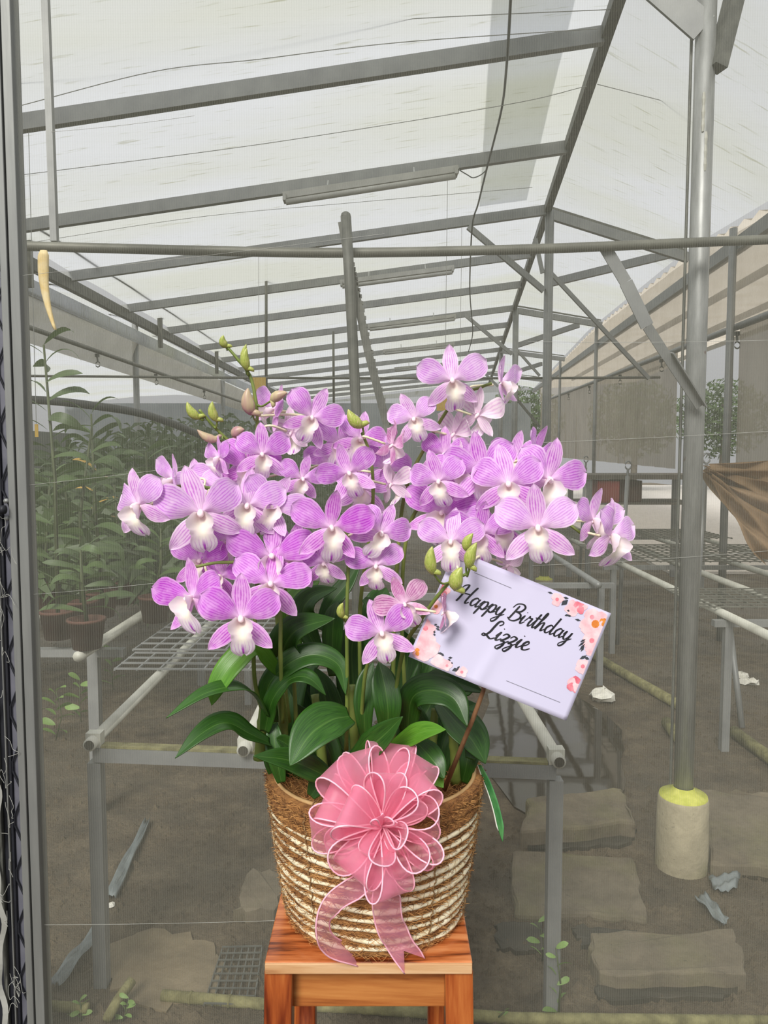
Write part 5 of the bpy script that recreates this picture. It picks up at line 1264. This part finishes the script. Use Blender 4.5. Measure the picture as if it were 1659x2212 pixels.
# ================================================================== GREETING CARD
BL_, BR_, TR_ = at(882, 1418, 1.078), at(1223, 1557, 1.075), at(1320, 1325, 1.10)
CU = BR_ - BL_; CV = TR_ - BR_; CN = CU.cross(CV).normalized()
if CN.y > 0: CN = -CN
card = thing('greeting_card', at(960, 1700, 1.18), 'tilted white birthday card with black script and pink floral corners', 'card')
def cpt(u, v, h=0.0):
    p = BL_ + CU * u + CV * v
    bend = 0.006 * (1 - ((u - 0.45) / 0.55) ** 2) * (0.4 + 0.6 * (1 - v)) + 0.002 * math.exp(-((u - 0.42 - 0.1 * v) / 0.03) ** 2) * (1 - v)
    return p + CN * (bend + h)
o = MB().grid(lambda u, v: cpt(u * 0.5 + 0.5, v), 40, 24).build('card_panel', M['card'], card, True)
s = o.modifiers.new('card_thickness', 'SOLIDIFY'); s.thickness = 0.0008; s.offset = -1
MB().tube([at(1048, 1470, 1.105), at(1044, 1492, 1.105), at(1022, 1552, 1.12), at(960, 1705, 1.185)], [0.0032, 0.0034, 0.0036, 0.0040], 8).build('stick', M['stick'], card, True)
ASP = CU.length / CV.length
def pix2uv(px, py):
    dx, dy = px - 882, py - 1418; det = 341 * -232 - 97 * 139
    return ((dx * -232 - 97 * dy) / det, (341 * dy - 139 * dx) / det)
GL = {  # single-stroke script letters: strokes, advance
 'H': ([[(-.25, 1.6), (-.05, 1.95), (.3, 2.05), (.22, 1.2), (.05, .1), (-.1, -.02)], [(1.3, 2.15), (1.12, 1.5), (.92, .4), (1.0, 0), (1.3, .25)], [(-.1, .92), (.4, 1.05), (1.1, 1.1)]], 1.42),
 'a': ([[(.72, .86), (.45, 1), (.12, .62), (.12, .15), (.36, 0), (.64, .4), (.8, .95), (.7, .35), (.8, 0), (1.08, .3)]], 1.05),
 'p': ([[(-.05, .4), (.25, .98), (.12, .1), (-.05, -.8)], [(.1, .3), (.4, .9), (.68, .95), (.76, .5), (.55, .02), (.28, .1), (.5, -.02), (.95, .3)]], .95),
 'y': ([[(-.05, .5), (.15, .98), (.12, .3), (.34, 0), (.6, .35), (.78, .98), (.66, .1), (.5, -.6), (.2, -.88), (.05, -.65), (.45, -.2), (1.05, .35)]], 1.05),
 'B': ([[(.42, 1.85), (.28, 1), (.1, .05)], [(-.15, 1.4), (.1, 1.95), (.7, 2.12), (1.08, 1.8), (.85, 1.25), (.4, 1.08), (.95, .98), (1.15, .55), (.8, .08), (.3, -.04), (-.1, .2)]], 1.3),
 'i': ([[(-.05, .4), (.2, .98), (.1, .3), (.22, 0), (.55, .35)], [(.26, 1.38), (.3, 1.46)]], .52),
 'r': ([[(-.05, .4), (.2, .95), (.22, 1.12), (.34, .92), (.6, .92), (.5, .35), (.6, 0), (.9, .35)]], .86),
 't': ([[(-.05, .35), (.3, 1.2), (.36, 1.75), (.18, .5), (.26, 0), (.58, .35)], [(-.02, 1.18), (.62, 1.24)]], .56),
 'h': ([[(-.05, .35), (.35, 1.4), (.46, 2.05), (.3, 2.0), (.16, 1.0), (.04, 0), (.3, .75), (.58, .98), (.62, .5), (.66, 0), (1.0, .35)]], .98),
 'd': ([[(.72, .86), (.45, 1), (.12, .62), (.12, .15), (.36, 0), (.64, .4), (.86, 1.3), (.98, 2.1), (.82, 1.0), (.74, .2), (.88, 0), (1.14, .3)]], 1.12),
 'L': ([[(.75, 1.55), (.98, 1.85), (.85, 2.1), (.55, 1.95), (.42, 1.3), (.32, .6), (.05, .08), (-.18, .1), (-.1, .28), (.3, .14), (.7, -.06), (1.05, .2)]], 1.05),
 'z': ([[(-.02, .7), (.22, 1), (.55, .86), (.4, .5), (.1, .12), (.4, .12), (.46, -.3), (.2, -.82), (-.05, -.66), (.25, -.25), (.78, .35)]], .75),
 'e': ([[(-.05, .35), (.3, .5), (.5, .8), (.36, 1), (.1, .62), (.2, .06), (.5, .02), (.85, .35)]], .8), ' ': ([], .55)}
txt = thing('lettering', parent_origin(card) - parent_origin(card), None, None) if False else None
def write(word, u0, v0, u1, v1, xh, name):
    tot = sum(GL[c][1] for c in word); x = 0.0; m = MB()
    du, dv = (u1 - u0) / tot, (v1 - v0) / tot
    def P(gx, gy):
        gx2 = gx + 0.18 * gy
        return cpt(u0 + du * gx2, v0 + dv * gx2 + xh * gy, 0.0007)
    for ch in word:
        st, adv = GL[ch]
        for s_ in st:
            c = catmull([(a + x, b, 0) for a, b in s_], 7); n = len(c); b0 = len(m.v)
            for i, q in enumerate(c):
                t = c[min(i + 1, n - 1)] - c[max(0, i - 1)]
                if t.length < 1e-6: t = V((0, 1, 0))
                t.normalize(); wd = 0.058 + 0.05 * max(0.0, -t.y) + 0.012 * abs(t.x)
                e = min(1, min(i, n - 1 - i) / 2 + 0.45); nx_, ny_ = -t.y * wd * e, t.x * wd * e
                m.v += [P(q.x + nx_, q.y + ny_), P(q.x - nx_, q.y - ny_)]
            for i in range(n - 1): m.f.append((b0 + 2 * i, b0 + 2 * i + 1, b0 + 2 * i + 3, b0 + 2 * i + 2))
        x += adv
    o = m.build(name, M['ink'], card); return tag(o, 'black script lettering')
write('Happy Birthday', 0.125, 0.600, 0.835, 0.640, 0.076, 'lettering')
write('Lizzie', 0.350, 0.405, 0.625, 0.425, 0.080, 'lettering')
for pa_, pb_ in (((1020, 1236), (1101, 1270)), ((1091, 1469), (1209, 1517))):
    (ua, va), (ub, vb) = pix2uv(*pa_), pix2uv(*pb_); m = MB()
    m.v = [cpt(lerp(ua, ub, k / 6), lerp(va, vb, k / 6) + e * 0.0022, 0.0006) for k in range(7) for e in (-1, 1)]; m.f = [(2 * k, 2 * k + 1, 2 * k + 3, 2 * k + 2) for k in range(6)]
    m.build('printed_rule', M['grey_ink'], card)
prn = random.Random(9)
def cl(v, lo=0.012, hi=0.985): return max(lo, min(hi, v))
def rosette(px, py, rpx, n=6, mat='print_pink', cen='print_deep', h=0.0005, cr=0.28):
    cu, cv = pix2uv(px, py); ru, rv = rpx / 368.0, rpx / 251.0
    for k in range(n):
        a = 2 * pi * k / n + prn.random(); m = MB(); pts = []
        for j in range(10):
            b = 2 * pi * j / 10; rr = 0.56 * (1 + 0.12 * sin(3 * b + k)); x = 0.52 * cos(a) + rr * cos(b); y = 0.52 * sin(a) + rr * sin(b)
            pts.append(cpt(cl(cu + ru * x), cl(cv + rv * y), h + 0.00002 * k))
        m.poly(pts).build('printed_petal', M[mat] if k % 3 else M['print_pink'], card)
    pts = [cpt(cl(cu + ru * cr * cos(j * pi / 5)), cl(cv + rv * cr * sin(j * pi / 5)), h + 0.0003) for j in range(10)]
    MB().poly(pts).build('printed_centre', M[cen], card)
def zl(x, y): return 860 + x * 0.3014, 1140 + y * 0.3014
for x, y, r, n, mt, ce, hh in ((1130, 512, 14, 5, 'print_pink', 'print_deep', .0005), (1245, 575, 17, 6, 'print_pink', 'print_pink', .0005), (1300, 565, 15, 5, 'print_deep', 'print_deep', .0007), (1410, 690, 32, 7, 'print_pink', 'print_orange', .0006),
        (1385, 640, 18, 5, 'print_pink', 'print_deep', .0005), (1468, 678, 9, 5, 'print_orange', 'print_orange', .001), (1385, 810, 20, 6, 'print_pink', 'print_deep', .0005), (1375, 880, 12, 5, 'print_pink', 'print_pink', .0005), (1320, 995, 16, 6, 'print_pink', 'print_deep', .0005),
        (1262, 1125, 17, 7, 'print_deep', 'print_pink', .0005), (310, 452, 15, 5, 'print_deep', 'print_deep', .0005), (262, 565, 15, 6, 'print_pink', 'print_orange', .0005), (190, 720, 20, 6, 'print_pink', 'print_deep', .0005),
        (185, 850, 30, 7, 'print_pink', 'print_pink', .0006), (130, 888, 8, 5, 'print_orange', 'print_orange', .001), (290, 965, 17, 6, 'print_pink', 'print_pink', .0005), (345, 985, 11, 5, 'print_pink', 'print_deep', .0007), (450, 1030, 12, 5, 'print_pink', 'print_deep', .0005)):
    rosette(*zl(x, y), r, n, mt, ce, hh)
def sprig(x, y, lx, ly, w=2.2):
    px, py = zl(x, y); qx, qy = zl(x + lx, y + ly); (ua, va), (ub, vb) = pix2uv(px, py), pix2uv(qx, qy)
    d = V((ub - ua, vb - va)); nn = V((-d.y, d.x)); nn = nn / max(1e-6, nn.length) * w / 300
    MB().poly([cpt(cl(ua), cl(va), .0006), cpt(cl((ua + ub) / 2 + nn.x), cl((va + vb) / 2 + nn.y * 1.4), .0006), cpt(cl(ub), cl(vb), .0006), cpt(cl((ua + ub) / 2 - nn.x), cl((va + vb) / 2 - nn.y * 1.4), .0006)]).build('printed_leaf', M['print_leaf'], card)
for a in ((1210, 515, -50, 40, 5), (1175, 495, 40, 10, 3), (1200, 590, 25, 8), (1215, 622, -30, 8), (1205, 630, 30, 2), (1260, 655, 45, 12), (1340, 800, -40, 20), (1340, 812, -55, 40), (1338, 830, -45, 50), (1330, 850, -25, 40), (1350, 915, -55, 30, 3), (1330, 930, 40, 15, 3), (1060, 458, 40, 12, 2),
          (250, 700, 22, -10), (262, 705, 30, 10), (262, 720, 32, 15), (255, 735, -5, 22), (245, 765, 18, 2), (272, 895, 50, 8), (300, 900, 25, 16), (352, 930, 32, -2), (350, 940, 20, 10), (372, 965, 15, 4), (380, 1020, 50, -12, 4), (415, 1010, 20, -22, 2), (268, 440, 12, -20), (275, 460, 8, 25)):
    sprig(*a)

# ================================================================== PLANT TAG
tg = thing('plant_label', at(1036, 1660, 1.24), 'narrow green and white plastic plant label hanging over the basket rim', 'plant label')
def tagf(u, v):
    c = V(at(1036, 1652, 1.235)).lerp(at(1086, 1818, 1.20), v); c += V((0.006 * sin(pi * v), 0, 0)); w = 0.0085 * (0.5 + 0.5 * min(1, v * 5)) * (1 if v < 0.8 else (1 - v) / 0.2 * 0.95 + 0.05)
    return c + V((0.62, -0.75, 0.2)).normalized() * (u * w)
o = MB().grid(tagf, 4, 24).build('label_front', M['tag_green'], tg, True); s = o.modifiers.new('t', 'SOLIDIFY'); s.thickness = 0.0007
o = MB().grid(lambda u, v: tagf(-1 + 0.35 * (u * 0.5 + 0.5), v * 0.86) + V((-0.001, -0.0012, 0)), 2, 20).build('label_edge', M['tag_white'], tg, True); s = o.modifiers.new('t', 'SOLIDIFY'); s.thickness = 0.0005
